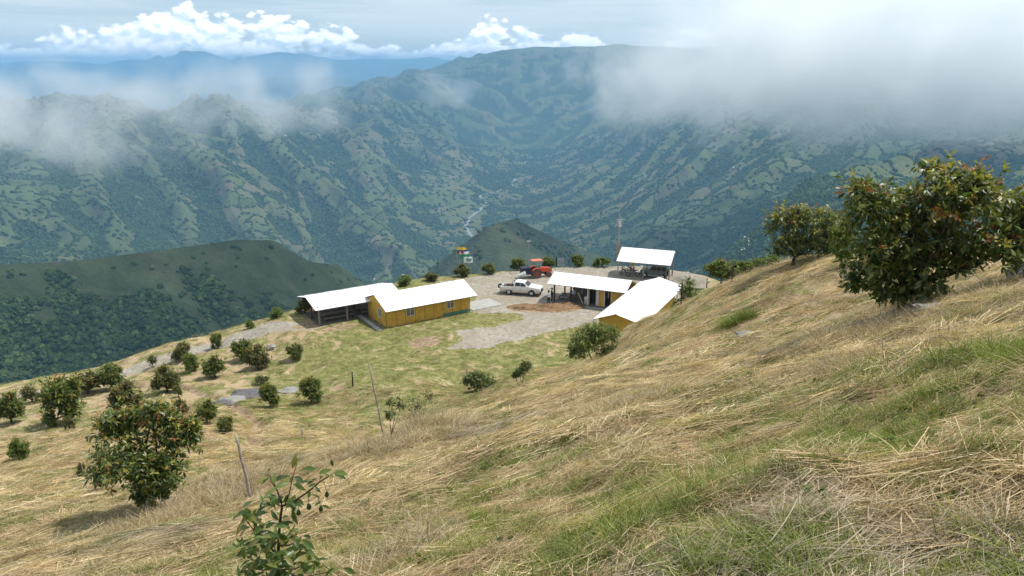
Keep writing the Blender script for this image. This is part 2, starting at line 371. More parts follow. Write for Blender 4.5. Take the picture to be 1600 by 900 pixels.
FA, FR = np.meshgrid(azf, rf); FX = FR*np.sin(FA); FY = FR*np.cos(FA); FZ = HF(FX, FY)
def hzm(x, y, Q=None):
    Q = FZ if Q is None else Q
    r_ = np.hypot(x, y); a_ = np.arctan2(x, y)
    i = np.clip(np.searchsorted(rf, r_)-1, 0, len(rf)-2); j = np.clip(np.searchsorted(azf, a_)-1, 0, len(azf)-2)
    u = (r_-rf[i])/(rf[i+1]-rf[i]); q = (a_-azf[j])/(azf[j+1]-azf[j])
    return (Q[i, j]*(1-q)+Q[i, j+1]*q)*(1-u)+(Q[i+1, j]*(1-q)+Q[i+1, j+1]*q)*u
def hitf(px, py):
    d = ray(px, py); d = d/d[1]; ys = np.linspace(700, 13000, 8000)
    below = hzm(d[0]*ys, ys) > d[2]*ys; k = int(np.argmax(below)) if below.any() else -1
    return np.array([d[0]*ys[k], ys[k], d[2]*ys[k]])
# field pattern: cells of a jittered lattice, warped; f1/f2 give the hedgerows
def fields(x, y):
    wx = x+75*fbm(x/380, y/380, 201, 3); wy = y+75*fbm(x/380, y/380, 207, 3)
    ang = .5; cx = (wx*math.cos(ang)+wy*math.sin(ang))/118.; cyy = (-wx*math.sin(ang)+wy*math.cos(ang))/76.
    ix = np.floor(cx); iy = np.floor(cyy)
    d1 = np.full(x.shape, 9.); d2 = np.full(x.shape, 9.); id1 = np.zeros(x.shape)
    for dx in (-1, 0, 1):
        for dy in (-1, 0, 1):
            jx = ix+dx; jy = iy+dy
            d = np.hypot(jx+.15+.7*hash2(jx, jy, 5)-cx, jy+.15+.7*hash2(jx, jy, 6)-cyy)
            h = hash2(jx, jy, 9); n1 = d < d1
            d2 = np.where(n1, d1, np.minimum(d2, d)); id1 = np.where(n1, h, id1); d1 = np.where(n1, d, d1)
    return id1, (d2-d1)
def cover(x, y, z):
    fid, ed = fields(x, y); r = np.hypot(x, y)
    fo = .42+.30*fbm(x/900, y/900, 221, 3)+.50*fbm(x/170, y/170, 227, 3)+np.clip(hzm(x, y, HOLLOW)/14, -.4, .7)
    # the near left ridge is wooded below its bare crown, the near right slope is wooded
    rc = crest(RIDGE, .75, .6, x, y, 101); onr = sstep(z-rc, -3, -.2)*(r < 2000)
    cl = np.array([p[:2] for p in RIDGE]); dc = pdist(cl, x, y)
    ridgefo = sstep(dc+70*fbm(x/60, y/60, 241, 4)-.42*(x+560)*sstep(x, -640, -420), -20, 150)
    fo = np.where(onr > .3, ridgefo*1.2, fo)
    onp = (np.abs(z-crest(PYR, .80, .85, x, y, 111, 10, 120)) < .5)
    fo = np.where(onp, .28+.4*fbm(x/120, y/120, 245, 3), fo)
    fo = np.where((x > .25*y) & (r < 2300), np.maximum(fo, .78+.3*fbm(x/160, y/160, 247, 3)), fo)
    hedge = sstep(ed, .085, .045)*(r > 1500)*(~onp)
    return fid, hedge, fo
_rel = np.zeros_like(FZ)
for _q in range(8): _rel += hzm(FX+130*math.cos(_q*.785), FY+130*math.sin(_q*.785))/8
HOLLOW = _rel-FZ
fid, hedge, fo = cover(FX, FY, FZ)
rv = pdist(RIVER, FX, FY)
# tints of single fields
pal = np.array([(.105,.135,.05),(.125,.15,.055),(.085,.12,.045),(.15,.15,.075),(.13,.135,.07),(.19,.155,.10),(.17,.135,.095),(.11,.16,.045),(.14,.15,.065),(.095,.125,.05)])
pal = (pal*.62+pal.mean(0)*.38)*.88
tint = pal[np.clip((fid*len(pal)).astype(int), 0, len(pal)-1)]*(.88+.24*hash2(np.floor(fid*977), np.floor(fid*3331), 3))[..., None]
wild = np.array((.085,.108,.050))*(1+.28*fbm(FX/160, FY/160, 251, 4))[..., None]
kf = sstep(fbm(FX/1300, FY/1300, 261, 2), -.45, -.1)*(FR > 1700)
ridge_here = (np.abs(FZ-crest(RIDGE, .75, .6, FX, FY, 101)) < .5)
kf = np.where(ridge_here, 0, kf)
tint = wild*(1-kf)[..., None]+tint*kf[..., None]
bare = np.array((.056,.074,.038))*(1+.3*fbm(FX/45, FY/45, 271, 4))[..., None]  # treeless ridge colour, darkened to carry cloud shade too
tint = np.where(ridge_here[..., None], bare, tint)
pyr_v = (np.abs(FZ-crest(PYR, .80, .85, FX, FY, 111, 10, 120)) < .5) & (FR < 2900)
tint = np.where(pyr_v[..., None], np.array((.062,.075,.042))*(1+.25*fbm(FX/60, FY/60, 281, 4))[..., None], tint)  # hill's vegetation tint set darker to stand in for cloud shade
forest = np.maximum(sstep(fo, .60, .78), hedge*.85)
V = np.stack([FX, FY, FZ], -1).reshape(-1, 3)
FF = grid_faces(len(rf), len(azf))[:, ::-1]
m, t, b = newmat('valley')
tc = t.n('TexCoord'); v = tc.outputs['Object']
n1 = t.noise(v, .02, 5, .65).outputs['Fac']; n2 = t.noise(v, .11, 4, .6).outputs['Fac']; n3 = t.noise(v, .004, 4, .6).outputs['Fac']
ti = t.attr('tint').outputs['Color']; fo_ = t.attr('forest').outputs['Fac']
c = t.mix(1.0, ti, t.mix(n2, (.68, .68, .68), (1.32, 1.32, 1.32)), 'MULTIPLY')
c = t.mix(t.ss(n1, .56, .70, 0, .7), c, (.045, .065, .028))
c = t.mix(t.ss(n3, .55, .75, 0, .4), c, (.16, .13, .08))
c = t.mix(t.ss(t.m('ADD', fo_, t.m('MULTIPLY', t.m('SUBTRACT', n2, .5), .8)), .35, .6), c, t.mix(n2, (.022, .036, .016), (.055, .080, .030)))
sl_ = t.ss(t.n('SeparateXYZ', i0=t.n('NewGeometry').outputs['Normal']).outputs[2], .55, .72, .5, 0)
c = t.mix(sl_, c, (.13, .115, .085))
t.set(b.inputs['Base Color'], c); b.inputs['Roughness'].default_value = 1; b.inputs['Specular IOR Level'].default_value = 0
t.set(b.inputs['Normal'], t.n('Bump', Strength=.9, Distance=6.0, Height=t.m('ADD', n2, t.m('MULTIPLY', n1, 2.0))).outputs[0])
AT = {'tint': tint.reshape(-1, 3), 'forest': forest.ravel()}
fr = FR.ravel()[FF[:, 0]]; onridge = ridge_here.ravel()[FF[:, 0]] & (fr < 2000)
pyr_here = (np.abs(FZ-crest(PYR, .80, .85, FX, FY, 111, 10, 120)) < .5).ravel()[FF[:, 0]] & (fr > 1500) & (fr < 2800)
for nm, keep in (('wooded_ridge', onridge), ('pyramid_hill', pyr_here & ~onridge), ('valley_terrain', ~onridge & ~pyr_here)):
    add_obj(nm, submesh(nm, V, FF, keep, AT), 'valley', kind='structure')
# river: a ribbon of pale water and gravel laid on the valley floor
m, t, b = newmat('river_water')
nz = t.noise(t.n('TexCoord').outputs['Object'], .03, 4, .6).outputs['Fac']
t.set(b.inputs['Base Color'], t.mix(t.ss(nz, .4, .6), (.16, .18, .18), (.30, .31, .29))); b.inputs['Roughness'].default_value = .5
rp = np.array(RIVER); seg = []
for a_, b_ in zip(rp[:-1], rp[1:]):
    for q in np.linspace(0, 1, 14)[:-1]: seg.append(a_+(b_-a_)*q)
seg = np.array(seg); nrm = np.gradient(seg, axis=0); nrm = np.stack([-nrm[:, 1], nrm[:, 0]], 1); nrm /= np.linalg.norm(nrm, axis=1)[:, None]
wd = 9+7*pn(np.arange(len(seg))/6., np.zeros(len(seg)), 5); off = 18*pn(np.arange(len(seg))/4., np.zeros(len(seg)), 8)
cols = [seg+nrm*(off+wd*k)[:, None] for k in (-1, -.5, 0, .5, 1)]
RV = np.stack(cols, 1).reshape(-1, 2); rz = hzm(RV[:, 0], RV[:, 1]).reshape(-1, 5); rz = np.repeat(rz.max(1)[:, None], 5, 1)+1.5
add_obj('river', np_mesh('river', np.c_[RV, rz.ravel()], grid_faces(len(seg), 5)), 'river_water', kind='structure')
# farther blue ranges
m, t, b = newmat('far_range'); nz = t.noise(t.n('TexCoord').outputs['Object'], .0006, 5, .6).outputs['Fac']
t.set(b.inputs['Base Color'], t.mix(nz, (.05, .075, .04), (.12, .13, .07))); b.inputs['Roughness'].default_value = 1; b.inputs['Specular IOR Level'].default_value = 0
def far_range(name, Y0, prof, seed, depth, z0=-1050, x0=None, x1=None):
    xs = np.linspace(prof[0][0], prof[-1][0], 260); hs = np.interp(xs, [p[0] for p in prof], [p[1] for p in prof])
    rows = []
    for k, q in enumerate(np.linspace(0, 1, 26)):
        y = Y0-depth*(1-q)+0*xs; nz = ridged(xs/2600, y/2600, seed, 4)
        z = z0+(hs-z0)*(q**1.25)+ (nz-.7)*520*np.sin(math.pi*min(q, .93))
        rows.append(np.stack([xs, y, z], 1))
    rows.append(np.stack([xs, np.full_like(xs, Y0+2500), np.full_like(xs, z0)], 1))
    add_obj(name, np_mesh(name, np.concatenate(rows), grid_faces(len(rows), 260)[:, ::-1], True), 'far_range', kind='structure')
far_range('far_mountains', 27000, [(a, G(p, q, 27000)[2]) for a, p, q in [(G(p, 100, 27000)[0], p, q) for p, q in ((-500,90),(-100,95),(150,100),(270,92),(290,80),(320,84),(370,92),(400,84),(440,84),(490,90),(560,92),(600,95),(640,92),(700,94),(760,98),(900,96),(1200,100),(1700,90),(2100,95))]], 301, 9000, -900)
far_range('blue_foothills', 17000, [(a, G(p, q, 17000)[2]) for a, p, q in [(G(p, 100, 17000)[0], p, q) for p, q in ((-400,140),(0,128),(200,135),(400,128),(520,124),(600,135),(700,145),(800,160),(1000,160),(1500,150),(2000,150))]], 331, 3500, -1050)
# ------------------------------------------------------------------ builders for things
class MB:
    def __init__(s): s.v = []; s.f = []
    def add(s, V, F):
        o = len(s.v); s.v += [tuple(map(float, p)) for p in V]; s.f += [tuple(i+o for i in f) for f in F]; return s
    def box(s, c, d, rz=0.0, ry=0.0, rx=0.0):
        M = Euler((rx, ry, rz)).to_matrix(); P = []
        for x in (-.5, .5):
            for y in (-.5, .5):
                for z in (-.5, .5): P.append(M @ Vector((x*d[0], y*d[1], z*d[2]))+Vector(c))
        return s.add(P, [(0,1,3,2),(4,6,7,5),(0,4,5,1),(2,3,7,6),(0,2,6,4),(1,5,7,3)])
    def tube(s, pts, rad, n=8, cap=True):
        pts = [Vector(p) for p in pts]; rad = rad if hasattr(rad, '__len__') else [rad]*len(pts); P = []; F = []
        for i, p in enumerate(pts):
            t_ = (pts[min(i+1, len(pts)-1)]-pts[max(i-1, 0)]).normalized()
            a = t_.orthogonal().normalized(); b_ = t_.cross(a)
            if i and a.dot(pa) < 0.2: a = (pa-t_*pa.dot(t_)).normalized(); b_ = t_.cross(a)
            elif i: a = (pa-t_*pa.dot(t_)).normalized(); b_ = t_.cross(a)
            pa = a
            for k in range(n):
                q = 2*math.pi*k/n; P.append(p+(a*math.cos(q)+b_*math.sin(q))*rad[i])
        for i in range(len(pts)-1):
            for k in range(n): F.append((i*n+k, i*n+(k+1) % n, (i+1)*n+(k+1) % n, (i+1)*n+k))
        if cap: F.append(tuple(range(n))[::-1]); F.append(tuple((len(pts)-1)*n+k for k in range(n)))
        return s.add(P, F)
    def prism(s, prof, y0, y1, inset=None):                       # profile in x,z swept along y
        n = len(prof); P = [(x, y0, z) for x, z in prof]+[(x, y1, z) for x, z in prof]
        if inset: P = [(x, y+(inset(z) if i < n else -inset(z)), z) for i, (x, y, z) in enumerate(P)]
        F = [tuple(range(n)), tuple(range(2*n-1, n-1, -1))]+[(k, k+n, (k+1) % n+n, (k+1) % n) for k in range(n)]
        return s.add(P, F)
    def disc(s, c, r, axis='y', w=.1, n=20, r2=None):             # short drum
        P = []; r2 = r if r2 is None else r2
        for k, (o, rr) in enumerate(((-w/2, r), (w/2, r2))):
            for i in range(n):
                q = 2*math.pi*i/n; a, b_ = rr*math.cos(q), rr*math.sin(q)
                P.append({'y': (c[0]+a, c[1]+o, c[2]+b_), 'x': (c[0]+o, c[1]+a, c[2]+b_), 'z': (c[0]+a, c[1]+b_, c[2]+o)}[axis])
        return s.add(P, [tuple(range(n)), tuple(range(2*n-1, n-1, -1))]+[(i, i+n, (i+1) % n+n, (i+1) % n) for i in range(n)])
    def mesh(s, name='part', bevel=0.0, smooth=False, seg=2):
        bm = bmesh.new(); vs = [bm.verts.new(p) for p in s.v]
        for f in s.f:
            try: bm.faces.new([vs[i] for i in f])
            except ValueError: pass
        bmesh.ops.recalc_face_normals(bm, faces=bm.faces)
        if bevel:
            ed = [e for e in bm.edges if len(e.link_faces) == 2 and e.calc_face_angle(0) > .5]
            bmesh.ops.bevel(bm, geom=ed, offset=bevel, segments=seg, affect='EDGES', clamp_overlap=True)
        if smooth:
            for f in bm.faces: f.smooth = True
        me = bpy.data.meshes.new(name); bm.to_mesh(me); bm.free(); return me
    def build(s, name, mat, parent=None, bevel=0.0, smooth=False, **props):
        return add_obj(name, s.mesh(name, bevel, smooth), mat, parent, **props)
def tag(o, label, cat, group=None, kind=None):
    o['label'] = label; o['category'] = cat
    if group: o['group'] = group
    if kind: o['kind'] = kind
    return o
def thing(name, loc, rz, label, cat, group=None):
    o = bpy.data.objects.new(name, None); COL.objects.link(o); o.location = loc; o.rotation_euler = (0, 0, rz)
    o.empty_display_size = .2
    return tag(o, label, cat, group)
def copy_tree(o, parent=None):
    c = o.copy(); COL.objects.link(c)
    if parent is not None: c.parent = parent
    for ch in list(o.children): copy_tree(ch, c)
    return c

simple('white_roof', (.86, .86, .86), .45, .05, 1.5, 0, 0, .4)
_m = MATS['white_roof']; t = NT(_m.node_tree); b = t.N['Principled BSDF']; v = t.n('TexCoord').outputs['Object']
_mp = t.n('Mapping', Vector=v); _mp.inputs['Scale'].default_value = (2.6, .35, .35); _st = t.noise(_mp.outputs[0], 1.0, 5, .65).outputs['Fac']; _sp = t.noise(v, 3.5, 4, .7).outputs['Fac']
_c = t.mix(t.ss(_st, .58, .74, 0, .75), (.84, .84, .84), (.50, .49, .47)); _c = t.mix(t.ss(_sp, .68, .76, 0, .7), _c, (.34, .25, .18)); t.set(b.inputs['Base Color'], _c)
simple('roof_under', (.30, .27, .23), .8, .2)
simple('yellow_wall', (.58, .345, .06), .75, .22, 1.9, 0, .2)
simple('yellow_trim', (.62, .47, .25), .7, .1)
simple('white_trim', (.62, .60, .56), .7, .1)
simple('dark_wood', (.075, .045, .03), .85, .3, 3)
simple('red_wood', (.16, .045, .03), .8, .25, 3)
simple('grey_wood', (.23, .205, .18), .9, .25, 5, 0, .3)
simple('old_wood', (.33, .29, .25), .95, .35, 6, 0, .6)
simple('steel', (.30, .31, .32), .5, .15, 4, .6)
simple('pale_metal', (.55, .56, .56), .45, .1, 4, .3)
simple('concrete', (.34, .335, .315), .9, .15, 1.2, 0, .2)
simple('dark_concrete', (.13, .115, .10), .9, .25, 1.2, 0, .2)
simple('soil_brown', (.22, .14, .08), 1, .35, 2.5, 0, .8, .05)
simple('tarp_green', (.10, .22, .16), .6, .15)
simple('grey_board', (.16, .155, .15), .8, .2)
simple('dark_interior', (.035, .032, .03), .9, .2)
simple('rubber', (.028, .027, .026), .9, .25, 8)
simple('dusty_tyre', (.11, .09, .075), .95, .3, 8)
simple('car_white', (.80, .80, .80), .28, .03, 2, 0, 0, .5)
_m = MATS['car_white']; t = NT(_m.node_tree); b = t.N['Principled BSDF']; v = t.n('TexCoord').outputs['Object']; _z = t.n('SeparateXYZ', i0=v).outputs[2]; _n = t.noise(v, 6, 5, .65).outputs['Fac']
t.set(b.inputs['Base Color'], t.mix(t.ss(t.m('SUBTRACT', t.m('MULTIPLY', _n, 1.1), _z), -.55, .25, .04, .75), (.80, .80, .79), (.33, .27, .20)))
simple('glass_dark', (.012, .014, .018), .12, .1, 2, 0, 0, .6)
simple('window_glass', (.16, .15, .14), .25, .35, 3, 0, 0, .5)
simple('black_plastic', (.02, .02, .02), .6, .15)
simple('tractor_red', (.55, .09, .03), .5, .12, 3)
simple('rust_red', (.30, .075, .045), .8, .2, 4)
simple('canopy_red', (.50, .16, .11), .65, .1, 3)
simple('blue_black', (.03, .033, .055), .6, .2)
simple('suv_teal', (.10, .125, .12), .5, .12, 3)
simple('mast_orange', (.42, .17, .05), .6, .15)
simple('yellow_paint', (.65, .45, .04), .6, .1)
simple('shirt_white', (.62, .66, .74), .9, .1, 12); simple('shirt_blue', (.38, .48, .58), .9, .1, 12); simple('cloth_dark', (.035, .03, .035), .95, .2, 12)
simple('trousers', (.02, .022, .035), .95, .2, 12); simple('skin', (.30, .17, .10), .6, .08, 12); simple('trousers_grey', (.10, .11, .12), .95, .2, 12)
simple('rock', (.25, .235, .22), .95, .3, 2.2, 0, .9, .1); simple('dark_rock', (.12, .115, .12), .9, .35, 1.6, 0, .9, .1); simple('bark', (.085, .06, .042), .95, .3, 9, 0, .6, .05)
simple('gravel_stone', (.25, .225, .185), 1, .35, 6, 0, .9, .05); simple('twig', (.27, .21, .15), .95, .25, 9)

def frame_of(p, q):                                              # origin, heading, length from two ground points
    d = np.array(q)-np.array(p); return np.array([p[0], p[1], ZY]), math.atan2(d[1], d[0]), math.hypot(d[0], d[1])
def corrugated(x0, x1, ya, za, yb, zb, name, mat, parent, pitch=.26, amp=.018, th=.012):
    n = int((x1-x0)/pitch*4); xs = np.linspace(x0, x1, n+1); w_ = amp*np.sin(np.arange(n+1)*math.pi/2)
    L = math.hypot(yb-ya, zb-za); ny, nz_ = -(zb-za)/L, (yb-ya)/L
    if nz_ < 0: ny, nz_ = -ny, -nz_
    V = []; k = 5
    for q in np.linspace(0, 1, k):
        for i, x in enumerate(xs):
            a = w_[i]+.012*math.sin(x*2.1+q*4)*(1 if 0 < q < 1 else 0); V.append((x, ya+(yb-ya)*q+ny*a, za+(zb-za)*q+nz_*a))
    N = len(V); V += [(x, y-ny*th, z-nz_*th) for x, y, z in V]
    F = [tuple(f) for f in grid_faces(k, n+1)]; F += [tuple(N+i for i in f[::-1]) for f in F]
    return add_obj(name, np_mesh(name, V, F), mat, parent)
def gable_roof(root, x0, x1, yf, yb, ym, zf, zb, zr, name='roof'):
    a = corrugated(x0, x1, yf, zf, ym, zr, name, 'white_roof', root)
    b_ = corrugated(x0, x1, yb, zb, ym, zr, name, 'white_roof', root)
    cap = MB(); cap.box(((x0+x1)/2, ym-.09, zr+.0), (x1-x0-.02, .2, .012), rx=math.atan2(zr-zf, ym-yf)); cap.box(((x0+x1)/2, ym+.09, zr+.0), (x1-x0-.02, .2, .012), rx=-math.atan2(zr-zb, yb-ym))
    cap.build('ridge_cap', 'white_roof', a)
    for y, z, o in ((yf+.12, zf, a), (yb-.12, zb, b_)):
        MB().box(((x0+x1)/2, y, z-.05), (x1-x0-.3, .06, .09)).build('purlin', 'roof_under', o)
    return a

# ------------------------------------------------------------------ yellow house on the grass terrace
o_, a_, L = frame_of(PZ(604, 512, ZY), PZ(734, 486.5, ZY)); W = 5.0
house = thing('yellow_house', o_, a_, 'long yellow panelled house with white gable roof and three windows, beside the open dining shelter', 'house')
zE, zR = 2.25, 3.2
def wall_panels(root, x0, x1, y, zt, n, axis='x', gaps=(), mat='yellow_wall', zb=-.15, th=.06, top=None):
    es = np.linspace(x0, x1, n+1)
    for i in range(n):
        a, b_ = es[i]+.012, es[i+1]-.012; c = (a+b_)/2
        if any(g0 < c < g1 for g0, g1 in gaps): continue
        if top is None:
            m_ = MB().box((c, y, (zt+zb)/2) if axis == 'x' else (y, c, (zt+zb)/2), (b_-a, th, zt-zb) if axis == 'x' else (th, b_-a, zt-zb))
        else:
            prof = [(a, zb), (b_, zb), (b_, top(b_)), (a, top(a))]
            if (a-TOPM)*(b_-TOPM) < 0: prof.insert(3, (TOPM, top(TOPM)))
            m_ = MB(); m_.prism(prof, y-th/2, y+th/2)
            if axis == 'y': m_.v = [(yy, xx, zz) for xx, yy, zz in m_.v]
        m_.build('wall_panel', mat, root)
    core = MB()
    return core
def window(root, c, w_, h, axis, sgn, rail=True):
    y0 = c[1]
    f = MB(); t_ = .06
    def bx(dx, dz, sx_, sz_):
        if axis == 'x': f.box((c[0]+dx, c[1]+sgn*.03, c[2]+dz), (sx_, .09, sz_))
        else: f.box((c[0]+sgn*.03, c[1]+dx, c[2]+dz), (.09, sx_, sz_))
    bx(-w_/2, 0, t_, h); bx(w_/2, 0, t_, h); bx(0, h/2, w_+t_, t_); bx(0, -h/2, w_+t_, t_); bx(0, 0, t_*.8, h-t_)
    if rail: bx(0, h*.12, w_-t_, t_*.6)
    fr = f.build('window', 'white_trim', root)
    for k in (-1, 1):
        m_ = MB()
        if axis == 'x': m_.box((c[0]+k*w_/4, c[1]+sgn*.036, c[2]), (w_/2-t_, .012, h-t_))
        else: m_.box((c[0]+sgn*.036, c[1]+k*w_/4, c[2]), (.012, w_/2-t_, h-t_))
        m_.build('pane', 'window_glass', fr)
TOPM = W/2; gtop = lambda q: zE+(zR-zE)*(1-abs(q-W/2)/(W/2))-.06
wall_panels(house, 0, L, 0, zE, 9); wall_panels(house, 0, L, W, zE, 9)
wall_panels(house, 0, W, 0, zE, 5, 'y', top=gtop); wall_panels(house, 0, W, L, zE, 5, 'y', top=gtop)
for x in np.linspace(0, L, 10): MB().box((x, -.032, 1.05), (.025, .03, 2.35)).build('batten', 'dark_wood', house)
window(house, (L*.275, -.03, 1.45), .95, 1.15, 'x', -1); window(house, (L*.755, -.03, 1.45), .9, 1.1, 'x', -1)
window(house, (-.03, W*.30, 1.35), .8, 1.0, 'y', -1, False)
gable_roof(house, -.3, L+.65, -.75, W+.7, W/2, zE-.18, zE-.18, zR+.03)
MB().box((L*.5, W*.5, -.02), (L-.12, W-.12, .1)).build('floor', 'concrete', house)
MB().box((L*.83, -.10, .16), (L*.34, .05, .42)).build('skirting_sheet', 'tarp_green', house)
# pad and drain channel
pad = MB(); c = PZ(752, 476, ZY); pad.box((0, 0, .02), (4.2, 3.2, .12))
tag(pad.build('concrete_pad', 'concrete', bevel=.02), 'pale grey concrete pad at the gable end of the long yellow house', 'pad').location = (c[0], c[1], ZY); bpy.data.objects['concrete_pad'].rotation_euler = (0, 0, a_)
ch = thing('drain_channel', (o_[0], o_[1], ZY), a_, 'dark concrete drain channel between the dining shelter and the yellow house', 'drain')
MB().box((-1.0, 2.6, .03), (.55, 6.2, .1)).build('channel_slab', 'concrete', ch); MB().box((-.62, 2.6, .07), (.14, 6.2, .22)).build('kerb', 'dark_concrete', ch); MB().box((-1.4, 2.6, .06), (.12, 6.2, .2)).build('kerb', 'dark_concrete', ch)

# ------------------------------------------------------------------ open dining shelter
p0, p1 = PZ(499.6, 509, ZY), PZ(472.6, 494.5, ZY); WS = 5.2
LS = 9.6
shel = thing('dining_shelter', (p0[0], p0[1], ZY), a_, 'open-sided timber dining shelter with low white roof, left of the yellow house', 'shelter')
for x in (0, LS*.34, LS*.68, LS):
    for y in (0, WS*.5, WS):
        if y == WS*.5 and x not in (0, LS): continue
        MB().box((x, y, 1.03 if y != WS*.5 else 1.25), (.16, .16, 2.2 if y != WS*.5 else 2.6)).build('post', 'dark_wood' if y else 'grey_wood', shel)
for y in (0, WS): MB().box((LS/2, y, 2.1), (LS+.4, .09, .14)).build('beam', 'dark_wood', shel)
for x in (0, LS): MB().box((x, WS/2, 2.16), (.09, WS, .12)).build('beam', 'dark_wood', shel)
gable_roof(shel, -.55, LS+.5, -.6, WS+.6, WS/2, 2.02, 2.02, 2.72)
for z in (.55, 1.0): MB().box((LS/2, WS, z), (LS, .06, .12)).build('rail', 'red_wood', shel)
for z in (.95,): MB().box((0.0, WS*.72, z), (.06, WS*.5, .10)).build('rail', 'red_wood', shel)
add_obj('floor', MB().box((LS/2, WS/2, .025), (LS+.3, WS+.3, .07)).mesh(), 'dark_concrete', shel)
Ms = Matrix.Translation((p0[0], p0[1], ZY)) @ Matrix.Rotation(a_, 4, 'Z')
def dining_table(x, y, ln, label):
    r = thing('dining_table', Ms @ Vector((x, y, .062)), a_, label, 'table', 'tables in the dining shelter')
    for k in (-.24, 0, .24): MB().box((0, k, .74), (ln, .22, .045)).build('plank', 'grey_wood', r)
    for sx in (-1, 1):
        MB().box((sx*ln*.4, 0, .35), (.09, .55, .7)).build('leg', 'red_wood', r)
    return r
def bench(x, y, ln, label):
    r = thing('bench', Ms @ Vector((x, y, .062)), a_, label, 'bench', 'benches in the dining shelter')
    MB().box((0, 0, .44), (ln, .28, .05)).build('seat', 'grey_wood', r)
    for sx in (-1, 1): MB().box((sx*ln*.42, 0, .21), (.08, .24, .42)).build('leg', 'dark_wood', r)
dining_table(2.6, 1.35, 3.8, 'long grey plank table at the open front left of the dining shelter')
dining_table(7.0, 1.35, 3.8, 'long grey plank table beside the yellow house end of the dining shelter')
dining_table(2.6, 3.7, 3.8, 'long plank table by the red back rail, left half of the dining shelter')
dining_table(7.0, 3.7, 3.8, 'long plank table by the red back rail, right half of the dining shelter')
bench(2.6, .55, 3.6, 'long bench before the front left table of the dining shelter'); bench(7.0, .55, 3.6, 'long bench before the front right table of the dining shelter')
bench(2.6, 2.15, 3.6, 'bench behind the front left table of the dining shelter'); bench(7.0, 2.15, 3.6, 'bench behind the front right table of the dining shelter')
bench(2.6, 4.6, 3.6, 'bench against the red back rail, left half of the dining shelter'); bench(7.0, 4.6, 3.6, 'bench against the red back rail, right half of the dining shelter')

# ------------------------------------------------------------------ L-shaped yellow building: porch block and gable wing
zA = -25.62
eL, eR = PZ(855, 443, zA), PZ(975, 457.5, zA); o2, a2, LA = frame_of(eL, eR); LA += .25
blk = thing('porch_building', o2, a2, 'yellow building with dark doorways and an open porch under a long white roof', 'building')
yw, wd_ = .85, 3.9
gable_roof(blk, 0, LA, 0, 4.9, 2.45, 2.38, 2.38, 3.25)
PX = 5.05                                                       # porch from 0 to PX, rooms beyond
for x in (.75, 2.9): MB().box((x, .55, 1.2), (.16, .16, 2.5)).build('post', 'dark_wood', blk)
MB().box((PX, .55, 1.2), (.12, .12, 2.5)).build('post', 'white_trim', blk)
for x in (.75,): MB().box((x, 4.3, 1.2), (.16, .16, 2.5)).build('post', 'dark_wood', blk)
# back wall and rooms
for i, x in enumerate(np.arange(1.9, LA-.3, 1.15)): MB().box((x+.56, 4.35, 1.2), (1.12, .06, 2.55)).build('wall_panel', 'grey_board' if x < PX else 'yellow_wall', blk)
es = [PX+.1, PX+.95, PX+1.3, PX+1.95, PX+2.05, PX+2.8, PX+2.95, PX+4.05, PX+4.15, PX+4.2, PX+4.85]
spec = ['door', 'white', 'yellow', None, 'door', 'white', 'yellow', 'yellow', None, 'door']
for k in range(len(es)-1):
    a, b_ = es[k], es[k+1]; c = (a+b_)/2
    if spec[k] == 'door':
        d = MB().box((a-.03, yw, 1.12), (.07, .12, 2.25)).box((b_+.03, yw, 1.12), (.07, .12, 2.25)).box((c, yw, 2.28), (b_-a+.13, .12, .08)).build('door_frame', 'white_trim', blk)
        MB().box((a+.06, yw+.42, 1.08), (.045, .8, 2.1)).build('door', 'dark_wood', blk)
    elif spec[k] == 'white': MB().box((c, yw, 1.15), (b_-a-.02, .06, 2.4)).build('wall_panel', 'white_trim', blk)
    elif spec[k] == 'yellow':
        MB().box((c, yw, 1.15), (b_-a-.02, .06, 2.4)).build('wall_panel', 'yellow_wall', blk); MB().box((b_, yw-.03, 1.15), (.06, .05, 2.4)).build('batten', 'white_trim', blk)
MB().box((PX+.04, 2.6, 1.2), (.07, 3.4, 2.5)).build('wall_panel', 'grey_board', blk)
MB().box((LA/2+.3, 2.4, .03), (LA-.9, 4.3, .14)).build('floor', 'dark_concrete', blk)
MB().box((PX+2.6, .25, 0.0), (5.6, .9, .12)).build('step', 'concrete', blk)
Mb = Matrix.Translation(o2) @ Matrix.Rotation(a2, 4, 'Z')

rn, rf2 = PZ(962, 491, -24.72), PZ(1031, 433, -24.72); o3, a3, LB = frame_of(rn, rf2)
wing = thing('gable_wing', o3, a3, 'white roofed yellow wing with its gable end behind the leafy bush', 'building')
hw = 2.1; zwe = 2.35; TOPM = 0.0
gable_roof(wing, 0, LB, -3.0, 2.5, 0, 2.5, 2.36, 3.28)
wtop = lambda q: 3.2-.80*abs(q)/2.75-.05
wall_panels(wing, -hw, hw, .75, 0, 4, 'y', top=wtop); wall_panels(wing, -hw, hw, LB-.6, 0, 4, 'y', top=wtop)
wall_panels(wing, .75, LB-.6, -hw, 2.5, 12); wall_panels(wing, .75, LB-.6, hw, 2.5, 12)
for f_ in (.42, .62, .8): window(wing, (LB*f_, -hw-.03, 1.75), .9, .7, 'x', -1, False)
MB().box((.35, 2.55, 1.12), (.08, .08, 2.3)).build('post', 'pale_metal', wing); MB().box((.35, -2.55, 1.12), (.08, .08, 2.3)).build('post', 'pale_metal', wing)
MB().box((LB/2, 0, .02), (LB-1.6, 4.1, .1)).build('floor', 'concrete', wing)

